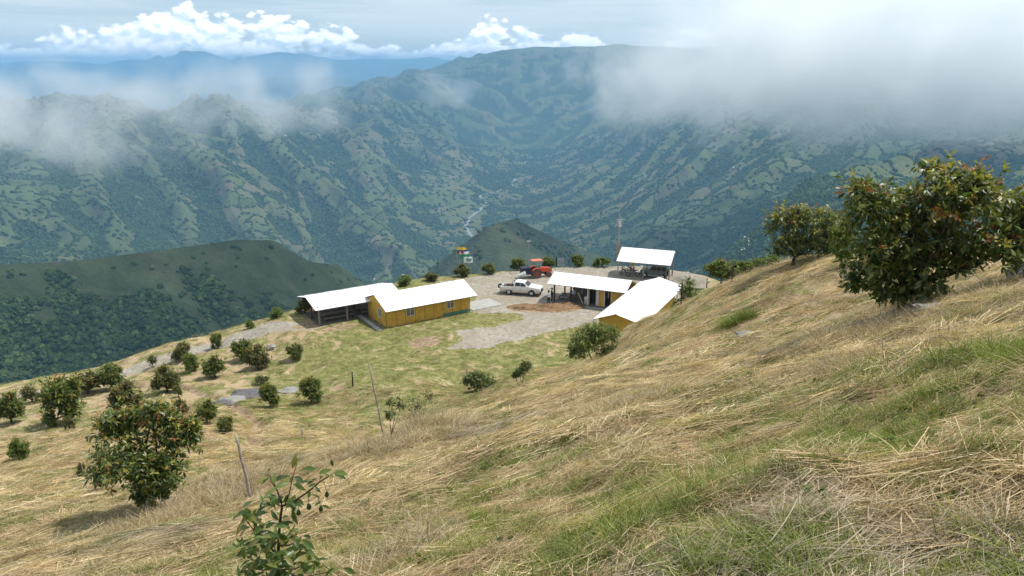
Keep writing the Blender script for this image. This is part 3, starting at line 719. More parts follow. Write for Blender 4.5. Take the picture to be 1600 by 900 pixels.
# ------------------------------------------------------------------ vehicle shelter
eL, eR = PZ(963, 407.6, -25.7), PZ(1048, 415, -25.7); o4, a4, LC = frame_of(eL, eR)
car = thing('vehicle_shelter', o4, a4, 'open shelter on thin steel posts with sloping white roof, parked vehicles beneath', 'shelter')
gable_roof(car, 0, LC, 0, 4.3, 3.25, 2.3, 3.0, 3.5)
for x in (.2, LC*.5, LC-.2):
    for y, h in ((.35, 2.4), (3.2, 3.4)): MB().box((x, y, h/2), (.13, .13, h)).build('post', 'steel', car)
MB().box((LC-.25, 4.2, 1.5), (.1, .1, 3.0)).build('post', 'steel', car); MB().box((.25, 4.2, 1.5), (.1, .1, 3.0)).build('post', 'steel', car)
for x in (.2, LC-.2): MB().box((x, 1.8, 2.82), (.07, 3.1, .09), rx=math.atan2(1.2, 3.25)).build('rafter', 'steel', car)
Mc = Matrix.Translation(o4) @ Matrix.Rotation(a4, 4, 'Z')
# dark floor soil under it
def sheet(name, c, rx_, ry_, rz, mat, label, cat, h=.05, seed=0):
    n = 26; V = [(0, 0, h)]; F = []
    for j, q in enumerate((.5, .85, 1.0)):
        for i in range(n):
            a = 2*math.pi*i/n; k = q*(1+.18*pn(np.array([math.cos(a)*1.7+seed]), np.array([math.sin(a)*1.7]), seed)[0])
            V.append((rx_*k*math.cos(a), ry_*k*math.sin(a), h*(1-q**3)+(.01 if q < 1 else -.05)+.0))
    for i in range(n): F.append((0, 1+i, 1+(i+1) % n))
    for j in range(2):
        for i in range(n): F.append((1+j*n+i, 1+(j+1)*n+i, 1+(j+1)*n+(i+1) % n, 1+j*n+(i+1) % n))
    mb = MB(); mb.add(V, F); ob = mb.build(name, mat, None, smooth=True); ob.location = c; ob.rotation_euler = (0, 0, rz); return tag(ob, label, cat)

# ------------------------------------------------------------------ vehicles
def wheel(root, c, r, w_, tyre='rubber', rim='pale_metal', rr=.6, side=-1):
    tb = MB(); n = 24; prof = [(.55, -.5), (.92, -.5), (1.0, -.32), (1.0, .32), (.92, .5), (.55, .5)]; P = []; F = []
    for i in range(n):
        q = 2*math.pi*i/n
        for a, b_ in prof: P.append((c[0]+r*a*math.cos(q), c[1]+w_*b_, c[2]+r*a*math.sin(q)))
    k = len(prof)
    for i in range(n):
        for j in range(k): F.append((i*k+j, i*k+(j+1) % k, ((i+1) % n)*k+(j+1) % k, ((i+1) % n)*k+j))
    tb.add(P, F); wh = tb.build('wheel', tyre, root, smooth=False)
    rm = MB().disc((c[0], c[1]+side*w_*.30, c[2]), r*rr, 'y', w_*.2, 18)
    for s_ in range(5):
        q = 2*math.pi*s_/5; rm.box((c[0]+r*rr*.5*math.cos(q), c[1]+side*w_*.42, c[2]+r*rr*.5*math.sin(q)), (r*rr*.9, w_*.06, r*.13), ry=-q)
    rm.disc((c[0], c[1]+side*w_*.43, c[2]), r*.16, 'y', w_*.12, 10)
    rm.build('rim', rim, wh)
def arch(cx, cz, r, n=9): return [(cx-r*math.cos(math.pi*i/(n-1)), cz+r*math.sin(math.pi*i/(n-1))) for i in range(n)]

def pickup(loc, rz, label):
    r = thing('pickup_truck', loc, rz, label, 'pickup truck')
    wr, wf, rad = -1.48, 1.45, .39                                # x forward, right side is -y
    prof = [(-2.55, .48)]+[(-2.3, .42)]+arch(wr, .40, .47)+[(wr+.55, .36), (wf-.55, .36)]+arch(wf, .40, .47)+[(2.2, .40), (2.52, .46), (2.60, .62), (2.55, .92), (2.38, 1.06), (1.15, 1.20), (.95, 1.20), (-.88, 1.14), (-.9, .68), (-2.5, .68), (-2.55, .6)]
    MB().prism(prof, -.87, .87, lambda z: .05*max(0, z-.75)).build('body', 'car_white', r, .03)
    bd = MB()
    for s_ in (-1, 1): bd.prism([(-2.55, .66), (-.89, .66), (-.89, 1.10), (-2.55, 1.06)], s_*.85-.05, s_*.85+.05)
    bd.box((-2.53, 0, .87), (.07, 1.62, .40)); bd.box((-.93, 0, .89), (.05, 1.62, .43)); bd.build('cargo_bed', 'car_white', r, .015)
    MB().box((-1.72, 0, .70), (1.55, 1.58, .03)).build('bed_liner', 'black_plastic', r)
    cab = [(-.90, 1.12), (1.12, 1.18), (.52, 1.62), (.30, 1.70), (-.55, 1.73), (-.78, 1.66)]
    MB().prism(cab, -.83, .83, lambda z: .30*max(0, z-1.15)).build('cab', 'car_white', r, .04)
    for s_ in (-1, 1):
        for pts in ([(.86, 1.22), (.40, 1.58), (.02, 1.62), (.02, 1.22)], [(-.04, 1.22), (-.04, 1.62), (-.58, 1.63), (-.72, 1.24)]):
            MB().prism(pts, s_*.815-.012, s_*.815+.012, None).v and None
            mb = MB(); mb.prism(pts, -.012, .012)
            mb.v = [(x, s_*(.843-.30*(z-1.15)) + y, z) for x, y, z in mb.v]; mb.build('side_window', 'glass_dark', r)
        mb = MB().box((.78, s_*.95, 1.24), (.12, .2, .15)); mb.build('wing_mirror', 'car_white', r, .02)
        MB().box((2.47, s_*.66, .86), (.16, .34, .16)).build('headlight', 'window_glass', r, .03)
        MB().box((-2.57, s_*.80, .86), (.06, .12, .26)).build('tail_light', 'rust_red', r)
        for hx in (.18, -.62): MB().box((hx, s_*.875, 1.02), (.16, .03, .035)).build('door_handle', 'pale_metal', r)
        for x in (.95, -.02, -.86): MB().box((x, s_*.868, .82), (.012, .012, .62)).build('door_seam', 'grey_board', r)
    ws = MB(); P = []
    for x, z in ((1.07, 1.225), (.545, 1.61)):
        yy = .79-.30*max(0, z-1.15)-.03; P += [(x+.015, -yy, z+.02), (x+.015, yy, z+.02)]
    ws.add(P, [(0, 1, 3, 2)]); ws.build('windscreen', 'glass_dark', r)
    MB().box((2.60, 0, .80), (.05, .9, .2)).build('grille', 'black_plastic', r); MB().box((2.58, 0, .52), (.16, 1.68, .2)).build('bumper', 'black_plastic', r, .03); MB().box((-2.6, 0, .55), (.12, 1.5, .14)).build('bumper', 'steel', r, .02)
    MB().box((2.0, .0, 1.10), (.5, 1.0, .03), ry=.11).build('hood_scoop', 'car_white', r, .01)
    mb = MB()
    for y in (-.6, .6): mb.tube([(-1.05, y, 1.05), (-1.05, y*.93, 1.62), (-1.05, 0, 1.66)], .032, 8)
    mb.build('roll_bar', 'black_plastic', r)
    for x in (wr, wf):
        for s_ in (-1, 1): wheel(r, (x, s_*.76, rad), rad, .25, side=s_)
    MB().tube([(.1, .3, 1.72), (.1, .3, 1.82)], .03).build('aerial', 'pale_metal', r)
    return r
d0, d1 = PZ(794.6, 460.6, ZY), PZ(831, 463.2, ZY); cen = (d0+d1)/2; h_ = math.atan2(d1[1]-d0[1], d1[0]-d0[0])
off = Vector((math.cos(h_+math.pi/2), math.sin(h_+math.pi/2)))*.8
pk = pickup((cen[0]+off.x, cen[1]+off.y, ZY+.01), h_, 'white double-cab pickup truck parked on the gravel yard')
Mp = Matrix.Translation(pk.location) @ Matrix.Rotation(h_, 4, 'Z')
sp = thing('spare_tyre', Mp @ Vector((-2.75, -.3, .95)), h_, 'dark spare tyre hung at the tail of the white pickup', 'tyre')
wheel(sp, (0, 0, 0), .3, .2)
cr = thing('toolbox', Mp @ Vector((-1.5, .15, .715)), h_, 'rusty brown toolbox in the bed of the white pickup', 'toolbox')
MB().box((0, 0, .2), (.85, .5, .4)).build('body', 'rust_red', cr, .02); MB().box((0, 0, .42), (.87, .52, .05)).build('lid', 'dark_wood', cr, .01); MB().box((.05, -.28, .3), (.14, .03, .06)).build('handle', 'steel', cr)

def tractor(loc, rz):
    r = thing('red_tractor', loc, rz, 'orange red farm tractor with flat sun canopy at the yard edge', 'tractor')
    wheel(r, (-.75, -.72, .72), .72, .40, 'dusty_tyre', 'rust_red', .60, -1); wheel(r, (-.75, .72, .72), .72, .40, 'dusty_tyre', 'rust_red', .60, 1)
    wheel(r, (1.25, -.62, .44), .44, .28, 'dusty_tyre', 'rust_red', .60, -1); wheel(r, (1.25, .62, .44), .44, .28, 'dusty_tyre', 'rust_red', .60, 1)
    MB().prism([(-.2, .75), (.0, 1.42), (.3, 1.50), (1.3, 1.44), (1.68, 1.25), (1.78, .85), (1.7, .72)], -.33, .33, lambda z: .18*max(0, z-1.2)).build('hood', 'tractor_red', r, .05)
    MB().prism([(-1.1, .5), (-1.0, .95), (-.1, .95), (1.5, .72), (1.5, .48)], -.22, .22).build('chassis', 'black_plastic', r, .02)
    for s_ in (-1, 1):
        pr = [(-.75+.86*math.cos(q), .74+.86*math.sin(q)) for q in np.linspace(.25, 2.6, 9)]; pr2 = [(-.75+.78*math.cos(q), .74+.78*math.sin(q)) for q in np.linspace(2.6, .25, 9)]
        MB().prism(pr+pr2, s_*.70-.26, s_*.70+.26).build('fender', 'tractor_red', r)
        MB().box((.25, s_*.45, .62), (.5, .3, .06)).build('footplate', 'black_plastic', r)
        MB().tube([(-.95, s_*.48, .9), (-1.0, s_*.48, 2.6)], .035).build('canopy_post', 'black_plastic', r)
        MB().box((1.72, s_*.2, 1.08), (.06, .14, .12)).build('headlight', 'pale_metal', r)
    MB().box((-.55, 0, 2.64), (1.75, 1.35, .09)).build('canopy', 'canopy_red', r, .03)
    MB().box((-.55, 0, 1.12), (.5, .5, .12)).build('seat', 'black_plastic', r, .04); MB().box((-.82, 0, 1.38), (.1, .48, .5)).build('backrest', 'black_plastic', r, .04)
    mb = MB().tube([(.0, 0, 1.35), (-.15, 0, 1.6)], .025)
    for i in range(14):
        q0, q1 = 2*math.pi*i/14, 2*math.pi*(i+1)/14
        mb.tube([(-.15+.06*math.sin(q0), .2*math.cos(q0), 1.62+.18*math.sin(q0)), (-.15+.06*math.sin(q1), .2*math.cos(q1), 1.62+.18*math.sin(q1))], .018, 6)
    mb.build('steering_wheel', 'black_plastic', r); MB().tube([(.55, .2, 1.45), (.55, .2, 2.1)], .035).build('exhaust', 'black_plastic', r)
    MB().box((1.83, 0, .95), (.04, .46, .5)).build('grille', 'black_plastic', r)
    return r
d0, d1 = PZ(838, 435.2, ZY), PZ(860, 433.4, ZY); h_ = math.atan2(d1[1]-d0[1], d1[0]-d0[0])
tp = (d0[0]+.75*math.cos(h_)-.72*math.sin(h_)*1, d0[1]+.75*math.sin(h_)+.72*math.cos(h_), ZY+.01); tractor(tp, h_).scale = (.9, .9, .9)
Mt = Matrix.Translation(tp) @ Matrix.Rotation(h_, 4, 'Z')
im = thing('spreader', Mt @ Vector((-2.15, 0, 0)), h_, 'dark mounted spreader with white cone behind the red tractor', 'farm implement')
MB().prism([(-.55, .55), (.55, .55), (.75, 1.35), (.55, 1.55), (-.6, 1.5)], -.6, .6).build('hopper', 'blue_black', im, .04)
MB().tube([(-.2, -.45, .7), (-1.15, -.7, .55)], [.5, .12], 14).build('cone', 'pale_metal', im)
for s_ in (-1, 1): MB().tube([(.2, s_*.35, .8), (1.3, s_*.25, .75)], .04).build('hitch_arm', 'steel', im); MB().tube([(-.3, s_*.5, .6), (-.35, s_*.52, 0)], .045).build('leg', 'steel', im)
mb = MB()
for q in (-.4, 0, .4): mb.tube([(q, .3, 1.5), (q*1.3, .3, 1.95)], .02)
mb.build('rod', 'black_plastic', im)

def suv(loc, rz, label):
    r = thing('offroad_car', loc, rz, label, 'off-road car')
    wr, wf, rad = -1.25, 1.2, .37
    prof = [(-1.75, .5)]+arch(wr, .38, .46)+[(wr+.5, .36), (wf-.5, .36)]+arch(wf, .38, .46)+[(1.8, .45), (1.85, .95), (1.7, 1.05), (.6, 1.12), (-1.78, 1.1)]
    MB().prism(prof, -.8, .8).build('body', 'suv_teal', r, .03)
    MB().prism([(-1.77, 1.08), (.62, 1.1), (.28, 1.72), (-1.7, 1.76)], -.78, .78, lambda z: .12*max(0, z-1.1)).build('cab', 'suv_teal', r, .04)
    for s_ in (-1, 1):
        for p_ in ([(.42, 1.18), (.18, 1.62), (-.32, 1.64), (-.32, 1.18)], [(-.42, 1.18), (-.42, 1.64), (-1.0, 1.65), (-1.0, 1.18)], [(-1.1, 1.2), (-1.1, 1.64), (-1.6, 1.64), (-1.64, 1.2)]):
            mb = MB(); mb.prism(p_, -.012, .012); mb.v = [(x, s_*(.79-.12*(z-1.1))+y, z) for x, y, z in mb.v]; mb.build('side_window', 'glass_dark', r)
        MB().box((1.84, s_*.55, .85), (.06, .2, .2)).build('headlight', 'window_glass', r)
        for x in (wr, wf): wheel(r, (x, s_*.70, rad), rad, .24, side=s_)
        MB().box((0, s_*.84, .42), (1.5, .1, .06)).build('running_board', 'pale_metal', r)
    ws = MB(); ws.add([(.64, -.7, 1.16), (.64, .7, 1.16), (.34, .64, 1.66), (.34, -.64, 1.66)], [(0, 1, 2, 3)]); ws.build('windscreen', 'glass_dark', r)
    sw = MB().disc((-1.93, .1, 1.05), .36, 'x', .22, 20).build('spare_wheel', 'rubber', r); MB().disc((-2.045, .1, 1.05), .2, 'x', .02, 16).build('hub_cover', 'steel', sw)
    MB().box((1.9, 0, .52), (.16, 1.5, .16)).build('bumper', 'black_plastic', r); MB().box((-1.82, 0, .5), (.12, 1.4, .14)).build('bumper', 'black_plastic', r)
    return r
cpt = Mc @ Vector((LC*.68, 1.75, .02)); suv(cpt, a4+math.pi-.06, 'dark teal boxy off-road car with rear spare wheel under the vehicle shelter')
def motorbike(loc, rz, label, tank='rust_red'):
    r = thing('motorcycle', loc, rz, label, 'motorcycle', 'motorcycles in the yard')
    for x in (-.64, .64):
        wh = MB(); P = []
        for i in range(18):
            q0, q1 = 2*math.pi*i/18, 2*math.pi*(i+1)/18
            wh.tube([(x+.27*math.cos(q0), 0, .31+.27*math.sin(q0)), (x+.27*math.cos(q1), 0, .31+.27*math.sin(q1))], .045, 6, False)
        w_ = wh.build('wheel', 'rubber', r); MB().disc((x, 0, .31), .12, 'y', .05, 12).build('hub', 'steel', w_)
    MB().tube([(.64, 0, .31), (.46, 0, .72), (.38, 0, 1.0)], .035).build('fork', 'steel', r)
    MB().tube([(.40, -.36, 1.04), (.36, 0, 1.02), (.40, .36, 1.04)], .018).build('handlebar', 'black_plastic', r)
    MB().prism([(.36, .78), (.32, .92), (.02, .88), (-.02, .74)], -.13, .13).build('tank', tank, r, .05)
    MB().prism([(.02, .74), (.0, .84), (-.66, .88), (-.7, .8)], -.12, .12).build('seat', 'black_plastic', r, .03)
    MB().prism([(-.22, .28), (.22, .28), (.26, .62), (-.12, .7)], -.12, .12).build('engine', 'steel', r, .03)
    MB().tube([(.4, 0, .8), (-.1, 0, .66), (-.64, 0, .31)], .03).build('frame', 'black_plastic', r); MB().tube([(.1, -.16, .3), (-.7, -.17, .42)], .045).build('exhaust', 'pale_metal', r)
    MB().disc((.47, 0, .92), .09, 'x', .08, 12).build('headlight', 'window_glass', r)
motorbike(Mc @ Vector((.95, 1.2, .0)), a4+2.6, 'dark motorcycle at the open left end of the vehicle shelter', 'black_plastic')
motorbike(Mc @ Vector((2.1, 1.6, .0)), a4+2.9, 'red motorcycle beside the off-road car under the vehicle shelter')
motorbike(Mc @ Vector((1.5, 2.7, .0)), a4+2.7, 'motorcycle at the back of the vehicle shelter next to the yellow drum', 'blue_black')
motorbike(Mb @ Vector((2.0, 1.6, .1)), a2+.3, 'grey motorcycle parked in the shade of the porch', 'steel')
jc = thing('yellow_drum', Mc @ Vector((1.6, 3.4, .0)), a4, 'yellow drum on a stand at the back left of the vehicle shelter', 'drum')
MB().disc((0, 0, 1.25), .26, 'z', .7, 16).build('body', 'yellow_paint', jc); MB().disc((0, 0, 1.63), .12, 'z', .06, 12).build('lid', 'black_plastic', jc)
for sx, sy in ((-.2, -.2), (.2, -.2), (.2, .2), (-.2, .2)): MB().box((sx, sy, .45), (.06, .06, .9)).build('leg', 'dark_wood', jc)

# ------------------------------------------------------------------ people
def person(loc, rz, label, shirt, pants, hat='cloth_dark', pose=0.0, arm=.2, sc_=1.0):
    me = bpy.data.meshes.new('body'); ob = bpy.data.objects.new('body', me); COL.objects.link(ob)
    V = [(0,0,.95),(0,0,1.12),(0,.01,1.32),(0,.0,1.46),(0,0,1.54),(0,-.02,1.66),(0,-.01,1.74)]; Rr = [.15,.135,.16,.10,.06,.095,.07]
    E = [(0,1),(1,2),(2,3),(3,4),(4,5),(5,6)]
    def chain(start, pts, rads):
        p_ = start
        for p, r_ in zip(pts, rads): V.append(p); Rr.append(r_); E.append((p_, len(V)-1)); p_ = len(V)-1
        return p_
    for s_ in (-1, 1):
        st = pose*s_
        chain(0, [(s_*.10, 0, .88), (s_*.11, -.02+st*.5, .48), (s_*.115, .02+st, .09), (s_*.125, -.10+st, .04)], [.10, .07, .05, .045])
        h = chain(2, [(s_*.19, 0, 1.40), (s_*.25, .02-arm*.2, 1.12), (s_*.25, -.06-arm, .90), (s_*.25, -.08-arm, .82)], [.065, .05, .038, .036])
        hx, hy, hz = V[h]
        for k, (dx, dz) in enumerate(((-.03, -.085), (-.01, -.10), (.01, -.095), (.03, -.075))): chain(h, [(hx+s_*dx*.6, hy+dx, hz+dz*.5), (hx+s_*dx*.6, hy+dx-.015, hz+dz)], [.010, .009])
        chain(h, [(hx-s_*.02, hy-.04, hz-.01), (hx-s_*.03, hy-.05, hz-.05)], [.011, .010])
    me.from_pydata(V, E, []); me.update()
    md = ob.modifiers.new('skin', 'SKIN'); sk = me.skin_vertices[0].data
    for i, r_ in enumerate(Rr): sk[i].radius = (r_, r_*(.78 if i < 4 else 1)); sk[i].use_root = (i == 0)
    sb = ob.modifiers.new('sub', 'SUBSURF'); sb.levels = 1; sb.render_levels = 1
    bpy.context.view_layer.update()
    nm = bpy.data.meshes.new_from_object(ob.evaluated_get(bpy.context.evaluated_depsgraph_get())); bpy.data.objects.remove(ob)
    nm.name = 'person'
    for m_ in (pants, shirt, 'skin', 'black_plastic'): nm.materials.append(MATS[m_])
    for p in nm.polygons:
        z = p.center.z; x = abs(p.center.x); p.use_smooth = True
        p.material_index = 3 if z < .09 else 0 if (z < 1.0 and x < .2) else 2 if (z > 1.5 or (x > .19 and z < 1.1)) else 1
    r = thing('person', loc, rz, label, 'person'); r.scale = (sc_,)*3
    add_obj('body', nm, None, r)
    hb = MB().disc((0, -.01, 1.735), .17, 'z', .02, 16); hb.disc((0, -.01, 1.79), .105, 'z', .10, 16, .09); hb.build('hat', hat, r, .008)
    MB().box((0, .005, 1.67), (.17, .17, .09)).build('hair', 'black_plastic', r, .03)
    fc = MB().box((0, -.118, 1.655), (.026, .03, .04)); fc.build('nose', 'skin', r, .006)
    for s_ in (-1, 1): MB().box((s_*.035, -.108, 1.685), (.022, .012, .012)).build('eye', 'black_plastic', r)
    MB().box((0, -.108, 1.615), (.045, .012, .010)).build('mouth', 'rust_red', r)
    for s_ in (-1, 1): MB().box((s_*.097, -.01, 1.66), (.015, .035, .055)).build('ear', 'skin', r, .004)
p = PZ(857, 476.5, ZY); person((p[0], p[1], ZY+.005), 2.3, 'person in white shirt and dark trousers standing on the gravel beside the porch', 'shirt_white', 'trousers', pose=.05)
p = Mb @ Vector((.55, .2, .0)); person((p.x, p.y, ZY+.005), 1.9, 'person in dark clothes by the first dark post of the porch', 'cloth_dark', 'cloth_dark', arm=.35)
p = Mb @ Vector((3.05, 1.15, .1)); person((p.x, p.y, ZY+.10), -.6, 'person in pale blue shirt standing in the shade of the porch', 'shirt_blue', 'trousers_grey')

# ------------------------------------------------------------------ yard furniture
bl = thing('white_barrel', Mb @ Vector((4.75, 1.0, .10)), 0, 'white plastic barrel in the porch next to the first doorway', 'barrel')
mb = MB(); n = 16; P = []; F = []
for z, r_ in ((0, .24), (.05, .28), (.4, .29), (.45, .275), (.5, .29), (.85, .28), (.92, .23)):
    for i in range(n): q = 2*math.pi*i/n; P.append((r_*math.cos(q), r_*math.sin(q), z))
for j in range(6):
    for i in range(n): F.append((j*n+i, j*n+(i+1) % n, (j+1)*n+(i+1) % n, (j+1)*n+i))
F.append(tuple(range(n))); F.append(tuple(6*n+i for i in range(n))); mb.add(P, F); mb.build('body', 'car_white', bl); MB().disc((0, 0, .935), .2, 'z', .03, 16).build('lid', 'pale_metal', bl)
pa, pb = PZ(911, 475.5, ZY), G(903, 459, 88.2)
tag(MB().tube([pa, (pb[0], pb[1], ZY+1.45)], [.07, .06], 6).build('leaning_plank', 'yellow_trim'), 'pale timber pole leaning in front of the porch', 'pole')
heap_specs = [((822, 481), 2.6, 1.0, .45), ((851, 482), 3.2, 1.1, .5), ((884, 479), 2.6, 1.0, .45)]
for k, ((hx, hy), a, b_, h) in enumerate(heap_specs):
    c = PZ(hx, hy, ZY); n = 22; V = []; F = []
    for i in range(n):
        for j in range(n):
            u, v_ = i/(n-1)*2-1, j/(n-1)*2-1; d = math.hypot(u, v_)
            z = h*max(0, 1-d*d)*(1+.7*pn(np.array([u*2.5+k*7]), np.array([v_*2.5]), 3)[0]) + .10*pn(np.array([u*6+k*7]), np.array([v_*6]), 5)[0]*(d < 1) -.08*(d > .98)
            V.append((u*a, v_*b_, z))
    ob = add_obj('soil_heap', np_mesh('soil_heap', V, grid_faces(n, n)[:, ::-1], True), 'soil_brown'); ob.location = (c[0], c[1], ZY-.02); ob.rotation_euler = (0, 0, a2+.25)
    tag(ob, ['low red-brown soil heap at the lawn edge, nearest the pickup', 'low red-brown soil heap in front of the person in white', 'low red-brown soil heap below the leaning timber pole'][k], 'soil heap', 'soil heaps before the porch')
# gravel and boulders along the shelter
gp = PZ(1085, 448, ZY)
def rock(name, c, r_, label, cat='rock', mat='rock', sq=.6, seed=1, group=None, rz=0, ax=1.0):
    bm = bmesh.new(); bmesh.ops.create_icosphere(bm, subdivisions=3, radius=1)
    for v_ in bm.verts:
        p = v_.co.copy(); k = 1+.32*pn(np.array([p.x*1.3+seed*5]), np.array([p.y*1.3+p.z*1.7]), seed)[0]+.12*pn(np.array([p.x*4+seed]), np.array([p.y*4+p.z*3]), seed+3)[0]
        v_.co = Vector((p.x*ax, p.y, p.z*sq))*k*r_
    me = bpy.data.meshes.new(name); bm.to_mesh(me); bm.free()
    ob = add_obj(name, me, mat); ob.location = c; ob.rotation_euler = (0, 0, rz); return tag(ob, label, cat, group)
c = PZ(1086, 452, ZY); rock('gravel_pile', (c[0], c[1]+2, ZY-.3), 3.0, 'grey gravel pile heaped behind the light green bush right of the vehicle shelter', 'gravel pile', 'gravel_stone', .42, 4)
c = PZ(876, 416, ZY)
gt = thing('bar_gate', (c[0], c[1], ZY), .12, 'white barred gate panel standing behind the red tractor', 'gate')
for k in range(6): MB().tube([(k*.18-.45, 0, .05), (k*.18-.45, 0, 1.15)], .022, 6).build('bar', 'pale_metal', gt)
for z in (.15, 1.1): MB().tube([(-.5, 0, z), (.5, 0, z)], .02, 6).build('rail', 'pale_metal', gt)
MB().box((-.62, 0, .7), (.16, .16, 1.4)).build('post', 'black_plastic', gt)
c = PZ(826, 425, ZY); lp = thing('lamp_pole', (c[0], c[1], ZY), 0, 'slim grey lamp pole behind the spreader at the yard edge', 'lamp pole')
MB().tube([(0, 0, 0), (0, 0, 4.4)], [.05, .035]).build('pole', 'steel', lp); MB().box((0, -.05, 4.45), (.5, .2, .1)).build('lamp_head', 'pale_metal', lp, .02); MB().box((0, 0, 3.5), (.4, .05, .05)).build('crossarm', 'steel', lp)
# antenna mast
c = PZ(965, 414, ZY); ms = thing('antenna_mast', (c[0], c[1], ZY), 0, 'tall slender lattice antenna mast behind the vehicle shelter', 'mast')
tri = [(.24*math.cos(q), .24*math.sin(q)) for q in (.3, .3+2.094, .3+4.189)]; H = 10.2
for x, y in tri: MB().tube([(x, y, 0), (x*.9, y*.9, 3.4)], .032, 5).build('mast_leg', 'mast_orange', ms); MB().tube([(x*.9, y*.9, 3.4), (x*.7, y*.7, 7.6)], .028, 5).build('mast_leg', 'steel', ms)
for z0, z1, mt, kk in ((0, 3.4, 'mast_orange', 9), (3.4, 7.6, 'steel', 11)):
    mb = MB()
    for i in range(kk):
        for j in range(3):
            a, b_ = tri[j], tri[(j+1) % 3]; za, zb = z0+(z1-z0)*i/kk, z0+(z1-z0)*(i+1)/kk; mb.tube([(a[0]*.88, a[1]*.88, za), (b_[0]*.88, b_[1]*.88, zb)], .018, 4, False)
    mb.build('lattice', mt, ms)
MB().tube([(0, 0, 7.5), (0, 0, H)], [.05, .03], 6).build('whip', 'steel', ms)
MB().box((.0, -.15, 6.3), (.4, .25, .5)).build('antenna_box', 'pale_metal', ms, .03); MB().tube([(-.35, -.1, 6.75), (.35, -.1, 6.75)], .03, 6).build('antenna_arm', 'pale_metal', ms); MB().disc((.1, -.3, 5.9), .24, 'y', .1, 16, .1).build('dish', 'pale_metal', ms)
MB().tube([(-.28, 0, 8.6), (.28, 0, 8.6)], .02, 6).build('antenna_arm', 'steel', ms)
for q in (.3, 2.4, 4.5): MB().tube([(0, 0, 7.4), (3.2*math.cos(q), 3.2*math.sin(q), .0)], .008, 4).build('guy_wire', 'steel', ms)
# flags
m, t, b = newmat('flag_tricolour'); z_ = t.n('SeparateXYZ', i0=t.n('TexCoord').outputs['Object']).outputs[2]
t.set(b.inputs['Base Color'], t.mix(t.m('GREATER_THAN', z_, .5), t.mix(t.m('GREATER_THAN', z_, .25), (.40, .02, .03), (.02, .03, .20)), (.72, .48, .03)))
m, t, b = newmat('flag_white_green'); z_ = t.n('SeparateXYZ', i0=t.n('TexCoord').outputs['Object']).outputs[2]
t.set(b.inputs['Base Color'], t.mix(t.m('GREATER_THAN', z_, .5), (.02, .24, .13), (.75, .76, .76)))
simple('flag_white', (.74, .80, .78), .8, .04); simple('emblem_green', (.08, .22, .14), .8, .2)
def flag(px, top, base_py, mat, label, w_, h, droop, emblem=False):
    c = PZ(px, base_py, ZY); ht = c[1]*(top-base_py)*-1/FPX*1.03
    r = thing('flag_on_pole', (c[0], c[1], ZY), .05, label, 'flag', 'flags at the yard edge')
    MB().tube([(0, 0, 0), (0, 0, ht+.08)], [.035, .022], 8).build('pole', 'steel', r)
    V = []; nx, nz_ = 18, 8
    for j in range(nz_+1):
        for i in range(nx+1):
            u, v_ = i/nx, j/nz_; V.append((u*w_*(1-.05*v_), .10*w_*math.sin(u*8+v_)*u, v_*h-droop*u*u*(.6+.4*v_)+.04*math.sin(u*9)*u))
    me = np_mesh('cloth', V, grid_faces(nz_+1, nx+1), True); 
    cl = add_obj('cloth', me, mat, r); cl.location = (.03, 0, ht-h); cl.scale = (1, 1, 1)
    if emblem:
        mb = MB()
        for (ex, ez, ew, eh) in ((.32, .55, .10, .34), (.44, .62, .22, .09), (.44, .42, .22, .09), (.56, .50, .08, .3), (.68, .48, .09, .42), (.76, .64, .16, .09), (.82, .54, .08, .2), (.74, .42, .14, .08), (.5, .28, .5, .06), (.5, .74, .42, .05)):
            mb.box((ex*w_, -.055*w_+.10*w_*math.sin(ex*8+ez)*ex, ez*h-droop*ex*ex*.8), (ew*w_, .015, eh*h))
        mb.build('emblem', 'emblem_green', cl)
    return cl
f1_ = flag(714.5, 384, 430, 'flag_tricolour', 'yellow, blue and red flag, topmost of the three at the yard edge', 1.4, .95, .25); f1_.scale = (1, 1, .95); f1_.data.transform(Matrix.Scale(1/.95, 4, (0, 0, 1)))
flag(718.5, 391.5, 430, 'flag_white_green', 'white and green flag below the tricolour at the yard edge', 1.4, .9, .08)
flag(725, 400, 431, 'flag_white', 'white flag with a green emblem, lowest of the three at the yard edge', 1.25, .85, .05, True)
# sign on the road, posts
c = hit(332.5, 513, 60); sg = thing('road_sign', c, .3, 'small white sign on a post beside the gravel road', 'sign')
MB().tube([(0, 0, -.2), (0, 0, 1.0)], .04, 6).build('post', 'dark_wood', sg); MB().box((0, -.05, 1.05), (.32, .03, .45)).build('panel', 'car_white', sg)
def stake(px, py0, py1, Yg, rad, label, mat='old_wood', lean=(0, 0), cat='fence post', name='fence_post', group=None):
    b0 = hit(px, py1, 1.5) if Yg is None else np.array([G(px, py1, Yg)[0], Yg, 0]); b0[2] = gz(b0[0], b0[1])
    ht = (py1-py0)/FPX*math.hypot(b0[1], b0[2])*1.03; n = 7
    pts = [(lean[0]*k/n+.012*math.sin(k*2.3+px), lean[1]*k/n+.012*math.cos(k*1.7+px), -.25+(ht+.25)*k/n) for k in range(n+1)]
    ob = MB().tube(pts, [rad*(1-.35*k/n)*(1+.08*math.sin(k*5+px)) for k in range(n+1)], 9).build(name, mat, None, smooth=True)
    ob.location = b0; return tag(ob, label, cat, group), b0
stake(396, 676, 786, None, .05, 'weathered grey fence post beside the big left avocado tree', lean=(-.26, 0))
stake(603, 566, 690, None, .034, 'tall thin leaning stick on the slope edge above the lawn', lean=(-.42, 0))
stake(551.5, 580, 604, None, .07, 'short black post standing alone on the lawn', 'black_plastic')
stake(1143.5, 411, 441, None, .06, 'dark fence post on the crest in front of the green scrub', 'dark_wood')
stake(1104, 434, 450, None, .07, 'short dark fence post near the gravel pile', 'dark_wood')
